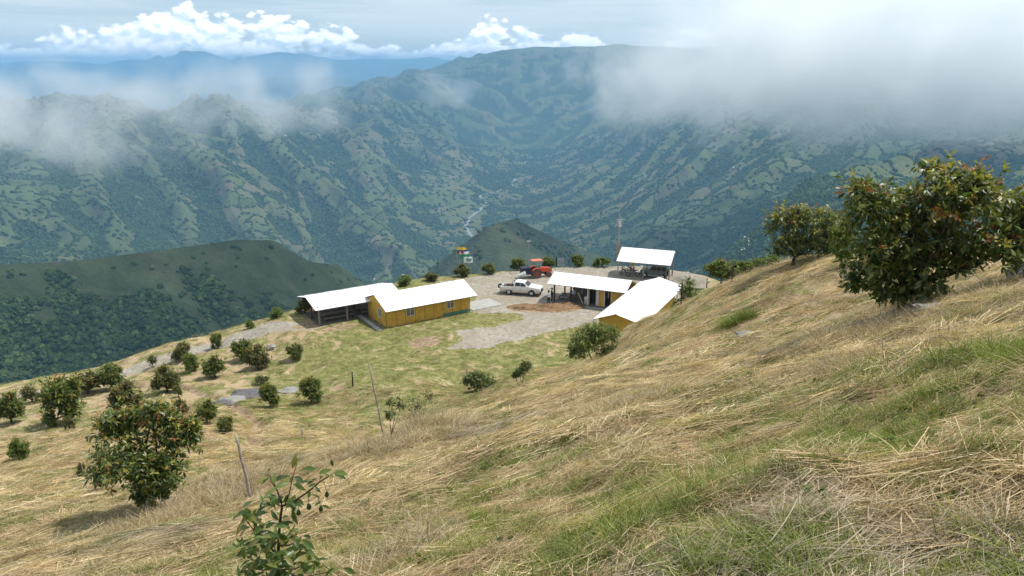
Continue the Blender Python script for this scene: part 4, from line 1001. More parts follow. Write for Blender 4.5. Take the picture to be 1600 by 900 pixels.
stake(1064, 441, 477, None, .07, 'dark fence post at the foot of the light green bush behind the wing', 'dark_wood')
stake(1318, 405, 425, None, .05, 'short dark stub post between the two right avocado trees', 'dark_wood')
stake(473, 670, 682, None, .10, 'pale cut stump post on the grass below the lawn', 'old_wood')
stake(150, 735, 765, None, .035, 'thin dark planting stake beside a tiny sapling on the left slope', 'dark_wood', cat='stake', name='planting_stake')
stake(131, 722, 745, None, .03, 'thin pale planting stake higher on the left slope', 'twig', cat='stake', name='planting_stake')
c = hit(392, 618, 30); rock('rock_outcrop', (c[0], c[1], c[2]-.1), 1.25, 'dark upper ledge of the rock outcrop among the small orchard trees', 'rock', 'dark_rock', .5, 5, rz=.5, ax=1.7)
c = hit(360, 628, 30); rock('rock_outcrop', (c[0], c[1], c[2]-.1), .95, 'pale lower ledge of the rock outcrop where the gully begins', 'rock', 'rock', .5, 15, rz=.9, ax=1.5)
c = hit(345, 632, 30); rock('rock_outcrop', (c[0], c[1], c[2]-.05), .6, 'dark broken stone at the foot of the pale ledge', 'rock', 'dark_rock', .6, 16, rz=.2, ax=1.4)
c = hit(452, 611, 30); rock('rock_outcrop', (c[0], c[1], c[2]-.1), .95, 'small flat grey rock between the outcrop and the lone lawn tree', 'rock', 'rock', .3, 6)
c = hit(425, 543, 30); rock('boulder', (c[0], c[1], c[2]), .55, 'pale boulder behind the pair of orchard trees near the road', 'rock', 'rock', .6, 7)
c = hit(1462, 486, 5); rock('boulder', (c[0], c[1], c[2]-.02), .30, 'grey stone in the shade at the foot of the big right tree', 'rock', 'rock', .5, 8, ax=1.4)
c = hit(1597, 436, 5); rock('boulder', (c[0], c[1], c[2]+.05), .40, 'round dark boulder at the right edge of the slope', 'rock', 'dark_rock', .8, 9)
c = hit(1172, 524, 5); rock('boulder', (c[0], c[1], c[2]-.02), .38, 'pale stone half buried below the tall green grass tuft', 'rock', 'rock', .45, 10, ax=1.5)
c = hit(425, 770, 5); rock('boulder', (c[0], c[1], c[2]-.05), .22, 'small pale stone on the slope right of the grey fence post', 'rock', 'rock', .5, 12)
# soaring birds
def bird(px, py, Yd, span, label):
    r = thing('bird', G(px, py, Yd), .4, label, 'bird'); mb = MB()
    mb.tube([(0, -.28, 0), (0, -.12, .02), (0, .1, .0), (0, .32, -.02)], [.03, .09, .08, .02], 8); mb.build('body', 'black_plastic', r, smooth=True)
    for s_ in (-1, 1):
        w_ = MB(); w_.add([(0, -.12, .03), (0, .14, .03), (s_*span*.28, .16, .16), (s_*span*.5, .10, .22), (s_*span*.5, .02, .22), (s_*span*.28, -.12, .16), (0, -.12, .0), (0, .14, .0), (s_*span*.28, .16, .14), (s_*span*.5, .10, .21), (s_*span*.5, .02, .21), (s_*span*.28, -.12, .14)], [(0,1,2,5),(5,2,3,4),(11,8,7,6),(10,9,8,11)]); w_.build('wing', 'black_plastic', r)
    tl = MB(); tl.add([(-.06, .28, 0), (.06, .28, 0), (.12, .5, 0), (-.12, .5, 0)], [(0, 1, 2, 3)]); tl.build('tail', 'black_plastic', r)
bird(492, 38, 420, 1.7, 'small dark bird soaring before the clouds')
# far houses on the slopes
simple('far_white', (.75, .74, .70), .8, .1, .5); simple('far_roof', (.55, .54, .52), .7, .15, .5); simple('far_tile', (.33, .17, .11), .8, .2, .5)
fh = [(1166,372,11,'white farmhouse above the bend of the pale hillside track'),(1160,392,9,'pale farmhouse at the lower end of the hillside track'),(1172,384,8,'small pale shed between two farmhouses on the hillside track'),(1143,316,10,'farmhouse in the middle of the right valley slope, alone'),
      (1110,266,13,'pale farmhouse high on the right slope just under the mist'),(1146,262,13,'pale farmhouse right of the one just under the mist'),(1290,326,10,'farmhouse on the wooded slope above the orange-tipped avocado tree'),(1225,332,10,'lone farmhouse left of the orange-tipped avocado tree crown'),
      (585,437,11,'white farmhouse showing just above the dining shelter roof'),(446,212,14,'pale farmhouse high on the left slope under the mist'),(398,262,12,'farmhouse midway up the left slope'),(520,330,11,'farmhouse among the fields of the left slope'),(948,212,15,'pale farmhouse far up the valley below the central mist'),(630,430,10,'farmhouse behind the ridge of the yellow house roof')]
for k, (px, py, s_, lab) in enumerate(fh):
    c = hitf(px, py)
    r = thing('farmhouse', c, (k*1.37) % 3.1, lab, 'house', 'far houses on the valley slopes')
    w_, d_, h = s_, s_*.6, 3.0
    MB().box((0, 0, h/2-.8), (w_, d_, h+1.6)).build('wall', 'far_white', r)
    mb = MB(); mb.prism([(-d_*.62, h), (0, h+d_*.3), (d_*.62, h), (0, h+d_*.26)], -w_*.54, w_*.54); mb.v = [(y, x, z) for x, y, z in mb.v]; mb.build('roof', 'far_tile' if k % 4 == 3 else 'far_roof', r)
    for q in (-.25, .25): MB().box((w_*q, -d_/2-.03, 1.5), (1.0, .08, 1.1)).build('window', 'glass_dark', r)

tw = [hitf(*p)[:2] for p in ((1150,350),(1158,360),(1168,372),(1170,380),(1150,388),(1165,394),(1190,400))]; sg_ = []
for a, b_ in zip(tw[:-1], tw[1:]):
    for q in np.linspace(0, 1, 8)[:-1]: sg_.append(a+(b_-a)*q)
sg_ = np.array(sg_); nr_ = np.gradient(sg_, axis=0); nr_ = np.stack([-nr_[:, 1], nr_[:, 0]], 1); nr_ /= np.linalg.norm(nr_, axis=1)[:, None]
TV = np.stack([sg_+nr_*k for k in (-1.3, 0, 1.3)], 1).reshape(-1, 2); TZ = hzm(TV[:, 0], TV[:, 1]).reshape(-1, 3); TZ = np.repeat(TZ.max(1)[:, None], 3, 1)+2.5
simple('track_dust', (.42, .38, .30), 1, .2, .1)
add_obj('hillside_track', np_mesh('hillside_track', np.c_[TV, TZ.ravel()], grid_faces(len(sg_), 3)), 'track_dust', kind='structure')
# ------------------------------------------------------------------ foliage
def leafmat(name, rough=.38, spec=.5, trans=.22, instancer=False):
    m = bpy.data.materials.new(name); m.use_nodes = True; t = NT(m.node_tree); b = t.N['Principled BSDF']; MATS[name] = m
    c = t.attr('tint', 'INSTANCER' if instancer else 'GEOMETRY').outputs['Color']
    if instancer:
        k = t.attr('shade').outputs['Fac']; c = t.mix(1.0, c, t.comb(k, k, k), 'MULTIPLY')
    t.set(b.inputs['Base Color'], c); b.inputs['Roughness'].default_value = rough; b.inputs['Specular IOR Level'].default_value = spec
    tr = t.n('BsdfTranslucent', Color=t.mix(1.0, c, (1.5, 1.5, .7), 'MULTIPLY')); mx = t.n('MixShader', Fac=trans, i1=b.outputs[0], i2=tr.outputs[0])
    t.L.new(mx.outputs[0], t.N['Material Output'].inputs['Surface']); return m
leafmat('leaf', .40, .5, .34); leafmat('blade', .75, .2, .25, True)
leafmat('leaf_matt', .55, .3, .32)
def unit(a): return a/np.maximum(np.linalg.norm(a, axis=-1, keepdims=True), 1e-9)
def leaf_template(fine):
    if fine:
        V = np.array([(0,0,0),(.22,.62,.10),(.22,-.62,.10),(.30,0,0),(.62,.95,.10),(.62,-.95,.10),(.66,0,.0),(1,0,-.12),(.42,.95,.12),(.42,-.95,.12)])
        F = [(0,3,1),(0,2,3),(3,8,1),(3,2,9),(3,6,4),(3,4,8),(3,9,5),(3,5,6),(6,7,4),(6,5,7)]
    else:
        V = np.array([(0,0,0),(.45,1.0,.12),(1,0,-.05),(.45,-1.0,.12)]); F = [(0,2,1),(0,3,2)]
    return V, np.array(F)
def leaves_mesh(name, pos, ax, up, ln, wd, tint, fine):
    T, F = leaf_template(fine); ax = unit(ax); sd = unit(np.cross(up, ax)); nm = np.cross(ax, sd)
    droop = rng.uniform(.05, .28, len(pos))
    u = T[:, 0]; vv = T[:, 1]; ww = T[:, 2]
    P = pos[:, None]+ax[:, None]*(u[None, :, None]*ln[:, None, None])+sd[:, None]*(vv[None, :, None]*wd[:, None, None])+nm[:, None]*((ww[None, :]*wd[:, None]*1.2-(u**2)[None, :]*ln[:, None]*droop[:, None])[..., None])
    n = len(T); FF_ = (F[None]+(np.arange(len(pos))*n)[:, None, None]).reshape(-1, 3)
    return np_mesh(name, P.reshape(-1, 3), FF_, False, {'tint': np.repeat(tint, n, 0)})
PALS = {'avocado': [(.055,.088,.022),(.080,.118,.027),(.115,.150,.034),(.165,.175,.042)], 'flush': [(.28,.21,.045),(.28,.12,.04),(.33,.27,.055),(.24,.24,.05),(.22,.23,.05)],
        'bright': [(.10,.15,.028),(.14,.19,.035),(.075,.125,.028),(.19,.20,.04)], 'olive': [(.085,.095,.030),(.115,.125,.038),(.14,.12,.045),(.065,.085,.028)], 'dry': [(.20,.14,.08),(.26,.19,.11),(.15,.11,.065)]}
def crown(lobes, nsh, ll, per=10, pal='avocado', flush=.22, seed=0, lw=.30, up=.45, shell=.55):
    """lobes: (cx,cy,cz,rx,ry,rz). Shoots sit on and in the lobes; each carries a whorl of leaves."""
    g = np.random.default_rng(seed); L = np.array(lobes, float); vol = (L[:, 3]*L[:, 4]*L[:, 5])**(2/3); k = g.choice(len(L), nsh, p=vol/vol.sum())
    d = unit(g.normal(size=(nsh, 3))); d[:, 2] = np.where(d[:, 2] < -.55, -d[:, 2]*.5, d[:, 2]); d = unit(d)
    q = shell+(1-shell)*g.random(nsh)**.6
    q = q*(1+.20*g.normal(size=nsh))
    tip = L[k, :3]+d*L[k, 3:]*q[:, None]
    ax = unit(d+np.array([0, 0, up])+.35*g.normal(size=(nsh, 3)))
    zt = (tip[:, 2]-tip[:, 2].min())/(np.ptp(tip[:, 2])+1e-6)
    young = (g.random(nsh) < flush*(.25+1.5*zt**2)*(q > .8))
    a = np.repeat(ax, per, 0); j = np.tile(np.arange(per), nsh); N = nsh*per
    orth = unit(np.cross(a, unit(g.normal(size=(N, 3))))); th = np.radians(35+58*(1-j/per)+g.normal(0, 12, N))
    ld = a*np.cos(th)[:, None]+orth*np.sin(th)[:, None]; ld[:, 2] -= .28*(1-j/per)+.1*g.random(N)
    pos = np.repeat(tip, per, 0)-a*(ll*1.1*(1-j/per))[:, None]
    ln = ll*g.uniform(.6, 1.1, N)*np.where(np.repeat(young, per) & (j > per*.5), .72, 1); wd = ln*lw*.5*g.uniform(.8, 1.15, N)
    P1 = np.array(PALS[pal]); t1 = P1[g.integers(0, len(P1), N)]*g.uniform(.75, 1.25, (N, 1)); P2 = np.array(PALS['flush']); t2 = P2[g.integers(0, len(P2), nsh)][np.repeat(np.arange(nsh), per)]*g.uniform(.8, 1.2, (N, 1))
    fl = (np.repeat(young, per) & (j > per*.42)); tint = np.where(fl[:, None], t2, t1)
    un = unit(np.array([0, 0, 1.])+.5*g.normal(size=(N, 3)))
    return dict(pos=pos, ax=unit(ld), up=un, ln=ln, wd=wd, tint=tint, tip=tip, lob=k)
def limbs(base, lobes, tips, r0, seed, n2=5, stems=1):
    g = np.random.default_rng(seed); mb = MB(); base = np.array(base, float); L = np.array(lobes)[:, :3]
    hub = base+np.array([0, 0, .28*(L[:, 2].mean()-base[2])])
    if stems == 1: mb.tube([base-np.array([0, 0, .25]), base+(hub-base)*.5+g.normal(0, r0*.5, 3)*np.array([1, 1, 0]), hub], [r0*1.25, r0, r0*.85], 8)
    for i, c in enumerate(L):
        s_ = hub if stems == 1 else base+g.normal(0, .08, 3)*np.array([1, 1, 0])
        mid = (s_+c)/2+g.normal(0, .06*np.linalg.norm(c-s_)+1e-3, 3); mid[2] -= .06*np.linalg.norm(c-s_)
        mb.tube([s_, mid, c], [r0*.62, r0*.42, r0*.25], 6)
    for t_ in tips[g.choice(len(tips), min(len(tips), n2*len(L)), replace=False)]:
        c = L[np.argmin(np.linalg.norm(L-t_, axis=1))]; mid = (c+t_)/2+g.normal(0, .03*np.linalg.norm(t_-c)+1e-3, 3); mb.tube([c, mid, t_], [r0*.22, r0*.15, r0*.07], 5)
    return mb
def tree_from_px(name, label, cat, lobes_px, base_px, Yt, nsh, ll, pal='avocado', flush=.22, seed=0, r0=.07, fine=True, group=None, stems=1, single=0, per=10, lw=.30, bark='bark', mat='leaf', dyr=.8, basehit=True, thick=.9):
    g = np.random.default_rng(seed+5); b0 = G(*base_px, Yt); b0[2] = gz(b0[0], b0[1])
    lob = []
    for (px, py, rx, rz) in lobes_px:
        c = G(px, py, Yt); s_ = np.linalg.norm(c)/FPX; ry = thick*(rx+rz)*.5*s_; lob.append((c[0]-b0[0], c[1]-b0[1]+g.uniform(-1, 1)*dyr*ry, c[2]-b0[2], rx*s_, ry, rz*s_))
    r = thing(name, b0, 0, label, cat, group)
    C = crown(lob, nsh, ll, per, pal, flush, seed, lw)
    mb = limbs((0, 0, 0), lob, C['tip'], r0, seed, stems=stems); mb.build('trunk', bark, r, smooth=True)
    N = len(C['pos']); sel = np.zeros(N, bool)
    if single:
        LB = np.array(lob); rel = (C['pos']-LB[np.repeat(C['lob'], per), :3])/LB[np.repeat(C['lob'], per), 3:]
        score = -rel[:, 1]*1.0+.3*np.abs(rel[:, 0])+.3*rel[:, 2]-(C['pos'][:, 1]*.6); sel[np.argsort(-score)[:single]] = True
        protos = {}
        T, F = leaf_template(True)
        for i in np.where(sel)[0]:
            key = tuple(np.round(C['tint'][i]*28).astype(int))
            if key not in protos:
                tv = np.array(key)/28.; V = T.copy(); V[:, 1] *= .5; V[:, 2] = V[:, 2]*.6-T[:, 0]**2*.15; protos[key] = np_mesh('leaf', V, F, False, {'tint': np.tile(tv, (len(T), 1))}); protos[key].materials.append(MATS[mat])
            o = bpy.data.objects.new('leaf', protos[key]); COL.objects.link(o); o.parent = r
            a = Vector(C['ax'][i]); u_ = Vector(C['up'][i]); s_ = u_.cross(a).normalized(); n_ = a.cross(s_)
            M = Matrix((a*C['ln'][i], s_*C['wd'][i]*2, n_*C['ln'][i]*.5)).transposed().to_4x4(); M.translation = Vector(C['pos'][i]); o.matrix_local = M
    k = ~sel
    cr = add_obj('crown', leaves_mesh('crown', C['pos'][k], C['ax'][k], C['up'][k], C['ln'][k], C['wd'][k], C['tint'][k], fine), mat, r)
    if single: cr['kind'] = 'stuff'
    return r
big = tree_from_px('avocado_tree', 'large spreading avocado tree with reddish young leaves on the right slope', 'tree',
    [(1356,335,40,55),(1350,400,36,50),(1478,300,62,50),(1440,345,55,55),(1535,320,52,42),(1400,390,55,52),(1470,400,66,48),(1540,388,58,42),(1590,365,42,45),(1435,440,40,26),(1378,432,26,42),(1445,262,26,18),(1350,288,18,20),(1620,330,40,40),(1510,290,40,28),(1392,455,34,20),(1338,440,18,34)],
    (1408, 492), 16.0, 1120, .215, 'avocado', .62, 21, .09, True, None, 1, 280, 11, .36)
tree_from_px('avocado_tree', 'avocado tree with orange young leaves on the crest, left of the largest tree', 'tree',
    [(1232,352,30,28),(1272,350,36,30),(1222,385,22,24),(1265,382,40,20),(1297,368,22,26),(1250,332,22,12)], (1240, 416), 36.0, 800, .22, 'avocado', .7, 22, .09, True, None, 1, 0, 10, .36)
tree_from_px('avocado_tree', 'big avocado tree with reddish brown young tips in the lower left foreground', 'tree',
    [(178,680,36,28),(228,662,42,26),(268,690,32,34),(212,708,52,34),(258,728,38,34),(240,765,26,26),(168,662,26,16),(292,682,18,26),(240,640,24,13),(205,735,34,24)], (240, 800), 19.0, 950, .205, 'avocado', .55, 23, .07, True, None, 1, 240, 10, .34)
tree_from_px('avocado_bush', 'multi-stemmed olive green bush on the slope just below the gable wing', 'bush',
    [(912,530,26,22),(942,524,26,20),(902,550,17,18),(948,548,18,16),(925,512,22,12)], (928, 574), 40.0, 620, .22, 'bright', .10, 24, .05, True, None, 2, 0, 9, .26, 'twig')
tree_from_px('young_tree', 'young light green leafy tree between the gable wing and the gravel pile', 'tree',
    [(1072,452,14,14),(1082,466,16,14),(1066,470,11,12),(1078,440,8,9),(1056,478,9,9)], (1075, 482), 50.0, 300, .24, 'bright', .05, 25, .05, True, None, 2, 0, 8, .30, 'twig')
tree_from_px('shrub', 'dark rounded shrub at the foot of the slope in the middle of the lawn edge', 'bush',
    [(735,600,14,14),(755,598,18,15),(768,602,10,12),(745,588,16,9)], (748, 616), 58.0, 520, .22, 'avocado', .05, 26, .06, False, None, 2, 0, 9, .36)
tree_from_px('shrub', 'small dark shrub right of the rounded shrub on the lawn edge', 'bush',
    [(812,580,9,9),(822,574,10,10),(806,585,6,6)], (817, 591), 55.0, 260, .2, 'avocado', .1, 27, .05, False, None, 2, 0, 9, .34)
tree_from_px('sapling', 'thin sapling with drooping leaves beside the leaning stick', 'sapling',
    [(609,628,8,8),(628,632,7,11),(608,648,8,6),(620,618,5,4)], (612, 688), 21.5, 26, .17, 'avocado', .15, 28, .022, True, None, 1, 0, 7, .34, 'twig')
tree_from_px('brush', 'red-brown dried brush with green tips beside the thin sapling', 'bush',
    [(650,630,13,14),(668,622,10,12),(645,648,14,12),(662,648,14,12)], (655, 668), 24.5, 90, .14, 'olive', .1, 29, .02, True, None, 3, 0, 6, .24, 'twig')
# orchard, shrubs along the yard edge, scrub: a few crown shapes shared by many trees
def proto_crown(seed, pal, flush, n=150, squat=1.0):
    g = np.random.default_rng(seed); lob = [(0, 0, .48, .42, .42, .44)]
    for i in range(7): q = 2*math.pi*i/7+g.uniform(-.4, .4); lob.append((g.uniform(.18, .38)*math.cos(q), g.uniform(.18, .38)*math.sin(q), g.uniform(.18, .72), g.uniform(.17, .25), g.uniform(.17, .25), g.uniform(.17, .28)))
    lob.append((g.uniform(-.1, .1), g.uniform(-.1, .1), .84, .16, .16, .14)); lob = [(a, b_, c*squat, d, e, f*squat) for a, b_, c, d, e, f in lob]
    C = crown(lob, n, .14, 9, pal, flush, seed, .40, .35, .35)
    cm = leaves_mesh('crown', C['pos'], C['ax'], C['up'], C['ln'], C['wd'], C['tint'], False); cm.materials.append(MATS['leaf_matt'])
    tm = limbs((0, 0, 0), lob, C['tip'], .035, seed, 3).mesh('trunk', 0, True); tm.materials.append(MATS['bark']); return cm, tm
PC = {'dark': [proto_crown(40+i, 'avocado', .3, 330) for i in range(4)], 'brown': [proto_crown(50+i, 'olive', .5, 310) for i in range(3)], 'green': [proto_crown(60+i, 'bright', .08, 330) for i in range(3)], 'thin': [proto_crown(70+i, 'olive', .1, 120) for i in range(2)]}
pcn = {k: 0 for k in PC}
def small_tree(px, py, wpx, hpx, kind, label, name='orchard_tree', cat='tree', group='small trees of the orchard', Yf=None):
    c = hit(px, py, 12.) if Yf is None else G(px, py, Yf)
    c[2] = gz(c[0], c[1]); s_ = np.linalg.norm(c)/FPX
    cm, tm = PC[kind][pcn[kind] % len(PC[kind])]; pcn[kind] += 1
    r = thing(name, c, rng.uniform(0, 6.28), label, cat, group); r.scale = (wpx*s_*rng.uniform(.88, 1.08), wpx*s_*rng.uniform(.88, 1.08), hpx*s_*rng.uniform(.95, 1.12)); r.rotation_euler = (rng.uniform(-.09, .09), rng.uniform(-.09, .09), r.rotation_euler[2])
    add_obj('crown', cm, None, r); add_obj('trunk', tm, None, r); return r
OT = [(18,661,41,44,'dark','dark orchard tree at the far left frame edge above the dry grass'),(105,660,62,62,'dark','largest dark bushy orchard tree at the left, behind the thin yellowish sapling'),
 (51,629,26,27,'thin','thin pale green orchard tree beside the road at far left'),(138,615,42,36,'brown','brownish orchard tree touching a greener one by the lower road'),(175,608,40,34,'dark','green orchard tree right of the brownish one by the lower road'),
 (197,645,54,44,'brown','broad brown-green orchard tree just behind the big foreground avocado'),(262,613,50,38,'brown','wide olive orchard tree above the gully, left of the rock outcrop'),(279,620,15,18,'dark','tiny dark tree tucked against the wide olive orchard tree'),
 (283,562,29,27,'brown','round brown orchard tree touching the middle of the gravel road'),(238,574,15,19,'thin','thin small tree on the near edge of the gravel road'),(299,581,27,27,'green','light green orchard tree below the gravel road'),
 (336,590,39,37,'dark','dark orchard tree casting a shadow into the hollow above the gully'),(340,544,19,23,'dark','small orchard tree standing at the upper bend of the road'),(377,564,31,32,'dark','left tree of the touching pair below the upper road'),(402,576,40,38,'brown','right and larger tree of the touching pair below the upper road'),
 (423,635,33,35,'dark','orchard tree standing directly on the flat rock outcrop'),(323,661,34,37,'dark','dark orchard tree left of the winding gully, above the low round one'),(355,677,27,27,'dark','low round orchard tree close to the grey fence post'),
 (78,584,19,17,'brown','rusty little tree on the skyline at the far left'),(10,598,28,16,'green','green shrub on the skyline at the left frame edge'),(32,718,25,30,'green','small fresh green tree alone on the dry left slope'),(110,672,19,20,'thin','thin yellowish sapling in front of the largest dark orchard tree'),
 (286,648,20,28,'brown','narrow orchard tree behind the right side of the foreground avocado'),(461,561,27,25,'dark','lone small tree on the grass between the road and the lawn'),(487,629,41,39,'dark','round orchard tree at the lower left corner of the lawn'),
 (158,765,18,24,'thin','tiny sapling beside the thin dark planting stake'),(128,744,16,18,'thin','tiny sapling beside the thin pale planting stake'),(410,600,26,14,'thin','low weedy bush behind the tree on the outcrop')]
for a in OT: small_tree(*a)
for a in [(634,449,28,16,'green','green shrub showing above the roof of the yellow house'),(674,443,26,13,'brown','rust-tinged shrub above the ridge of the yellow house'),(722,435,31,19,'brown','rust-tinged shrub below the three flags'),(763,431,27,19,'dark','round dark shrub on the yard rim between flags and pickup'),
          (808,424,24,19,'dark','dark shrub behind the spreader on the yard rim'),(857,420,24,18,'dark','dark shrub behind the hood of the red tractor'),(902,419,23,20,'dark','upright shrub on the yard rim right of the barred gate'),(940,419,32,15,'green','low yellowish shrub on the yard rim left of the mast'),
          (390,504,14,12,'green','little green shrub on the skyline beside the upper road'),(433,497,23,14,'green','yellow-green shrub on the skyline near the dining shelter'),(477,494,26,24,'dark','dark shrub behind the left posts of the dining shelter')]:
    px, py = a[0], a[1]; c = PZ(px, py, ZY-.35); small_tree(*a, 'rim_shrub', 'shrub', 'shrubs along the terrace rim', c[1])
for a in [(1128,432,46,34,'dark','dark scrub bush behind the crest fence post'),(1155,428,40,24,'green','bright scrub bush right of the crest fence post'),(1182,424,40,24,'green','bright scrub bush midway between crest post and tree'),(1205,418,36,24,'green','scrub bush touching the left avocado tree'),(1110,424,24,14,'green','low scrub at the rim right of the vehicle shelter'),
          (1318,392,40,60,'green','yellow-green bush between the two right avocado trees'),(1590,352,64,62,'dark','dark tree behind the largest tree at the right frame edge'),(1562,345,50,40,'green','green scrub behind the largest tree')]:
    small_tree(*a, 'scrub_bush', 'bush', 'scrub beyond the crest', 58. if a[0] < 1300 else 30. if a[0] == 1318 else 60.)
    o = bpy.data.objects[sorted([q.name for q in bpy.data.objects if q.name.startswith('scrub_bush')])[-1]]; zz = G(a[0], a[1], 58. if a[0] < 1300 else 30. if a[0] == 1318 else 60.)[2]
    o.location.z = zz-.22*o.scale.z
# foreground sapling with fruit: every leaf its own piece
def S(zx, zy, dy=0.0): p = G(340+zx/4.286, 690+zy/4.286, 5.4+dy); return p
sb = S(400, 1010, .1); sb[2] = gz(sb[0], sb[1]); sap = thing('fruiting_sapling', sb, 0, 'young avocado plant with hanging green fruits at the bottom edge', 'plant')
mb = MB(); T_ = lambda *p: [tuple(q-sb) for q in p]
mb.tube(T_(sb-np.array([0, 0, .1]), S(405, 800), S(410, 640), S(422, 500), S(432, 432)), [.016, .014, .012, .011, .010], 8)
mb.tube(T_(S(432, 432), S(510, 402), S(600, 340), S(690, 265), S(770, 215, .02)), [.010, .009, .007, .006, .004], 7)
mb.tube(T_(S(432, 432), S(400, 330), S(370, 258), S(335, 215)), [.007, .006, .005, .003], 6)
mb.tube(T_(S(432, 432), S(360, 402, -.05), S(290, 415, -.08)), [.006, .005, .003], 6); mb.tube(T_(S(450, 425), S(480, 350), S(500, 250, .05), S(530, 150, .05)), [.006, .005, .004, .003], 6)
for a in ((405, 760, 170, 500, -.1), (405, 820, 280, 600, -.2), (410, 700, 560, 640, -.05), (405, 860, 640, 800, -.2), (405, 900, 760, 870, -.1), (405, 860, 180, 760, -.15), (405, 800, 380, 700, -.3), (410, 660, 520, 560, .1)):
    p_, q_ = S(a[0], a[1]), S(a[2], a[3], a[4]); mid = (p_+q_)/2+np.array([0, 0, -.03]); mb.tube(T_(p_, mid, q_), [.008, .006, .004], 6)
mb.build('stem', 'bark', sap, smooth=True)
T, F = leaf_template(True); T2 = T.copy(); T2[:, 1] *= .5; T2[:, 2] = T2[:, 2]*.5-T[:, 0]**2*.16
LP = []
for k, tcol in enumerate([(.06,.10,.022),(.08,.13,.026),(.11,.16,.032),(.05,.085,.02),(.14,.17,.038),(.20,.19,.05)]):
    me = np_mesh('leaf', T2, F, True, {'tint': np.tile(tcol, (len(T), 1))}); me.materials.append(MATS['leaf']); LP.append(me)
def one_leaf(p, d, ln, w_, k=None, up=None):
    o = bpy.data.objects.new('leaf', LP[random.randrange(6) if k is None else k]); COL.objects.link(o); o.parent = sap
    a = Vector(d).normalized(); u_ = Vector(up) if up is not None else Vector((random.gauss(0, .4), random.gauss(-.5, .4), 1)); s_ = u_.cross(a).normalized(); n_ = a.cross(s_)
    M = Matrix((a*ln, s_*w_, n_*ln)).transposed().to_4x4(); M.translation = Vector(p-sb); o.matrix_local = M
random.seed(5)
for zx, zy, dx, dz, L_ in ((500,180,.35,1.0,.14),(772,165,-.02,1,.085),(775,205,1,.15,.15),(780,210,.8,-.35,.12),(770,215,.1,-.1,.08),(700,215,1,-.2,.09),(660,185,-1,.1,.13),(620,180,-1,-.1,.11),(490,230,-1,-.05,.13),(520,255,.5,-.5,.10),(640,260,-1,.05,.11),(610,320,.1,-1,.09),(640,300,.8,-.4,.09),(350,350,.15,-1,.13),(372,350,.05,-1,.14),(432,350,-.4,-.8,.13),(440,360,-.35,-.75,.12),(470,350,-.3,-.9,.10),(505,440,.05,-1,.17),(520,350,.1,-1,.08),(650,430,.5,.4,.08),(690,430,.8,-.3,.09),(650,500,-.2,-1,.06),(480,555,-1,-.05,.14),(480,600,1,.1,.10),(330,215,-.8,.5,.06),(340,200,.3,.8,.05)):
    one_leaf(S(zx, zy, random.uniform(-.06, .06)), (dx, random.uniform(-.5, .2), dz), L_*.9, L_*.32)
for zx, zy, n_, sp, dy in ((690,240,5,35,0),(620,300,4,35,0),(540,370,5,40,0),(480,400,4,30,0),(380,290,5,35,0),(340,230,4,20,0),(510,240,4,35,.05),(400,380,5,40,-.05),(310,420,4,30,-.08),(420,540,6,35,0),(165,470,12,50,-.1),(225,480,9,50,-.1),(200,560,7,60,-.1),(290,590,8,50,-.2),(180,700,15,70,-.15),(260,690,15,65,-.2),(340,650,15,75,-.25),(420,640,15,65,-.2),(500,660,13,60,-.1),(560,670,7,50,-.05),(240,800,18,90,-.2),(340,790,18,90,-.3),(430,770,17,75,-.3),(520,780,15,75,-.2),(610,770,12,55,-.2),(650,800,6,40,-.2),(200,880,15,80,-.2),(320,890,18,90,-.3),(450,880,16,75,-.3),(560,880,13,70,-.2),(820,850,4,40,-.1)):
    for i in range(n_):
        q = random.uniform(0, 6.28); p = S(zx+random.gauss(0, sp*.45), zy+random.gauss(0, sp*.45), dy+random.uniform(-.1, .2))
        ln_ = random.uniform(.075, .135); one_leaf(p, (math.cos(q), -.35+.6*math.sin(q*1.7), random.uniform(-.9, .55)), ln_, ln_*random.uniform(.28, .40))
simple('fruit_green', (.045, .075, .02), .45, .25, 30, 0, .4)
fm = MB(); n = 12; P = []; F2 = []; prof = [(.006, .0), (.016, -.008), (.022, -.022), (.028, -.042), (.027, -.060), (.016, -.075), (.004, -.079)]
for r_, z in prof:
    for i in range(n): q = 2*math.pi*i/n; P.append((r_*math.cos(q), r_*math.sin(q), z))
for j in range(len(prof)-1):
    for i in range(n): F2.append((j*n+i, j*n+(i+1) % n, (j+1)*n+(i+1) % n, (j+1)*n+i))
F2.append(tuple(range(n))); F2.append(tuple((len(prof)-1)*n+i for i in range(n))); fm.add(P, F2); fme = fm.mesh('fruit', 0, True); fme.materials.append(MATS['fruit_green'])
for zx, zy, sx_, sy_, s_ in ((730,335,705,262,.62),(610,415,600,340,.7),(690,432,660,350,.62),(540,455,530,395,.68),(520,670,500,600,1.05),(290,548,285,470,.7),(410,840,400,790,.8)):
    fo_ = add_obj('fruit', fme, None, sap); p = S(zx, zy, -.02)-sb; fo_.location = p; fo_.scale = (s_,)*3
    MB().tube([tuple(p), tuple((p+(S(sx_, sy_)-sb))/2+np.array([.004, 0, 0])), tuple(S(sx_, sy_)-sb)], .0022, 5).build('fruit_stalk', 'bark', sap)

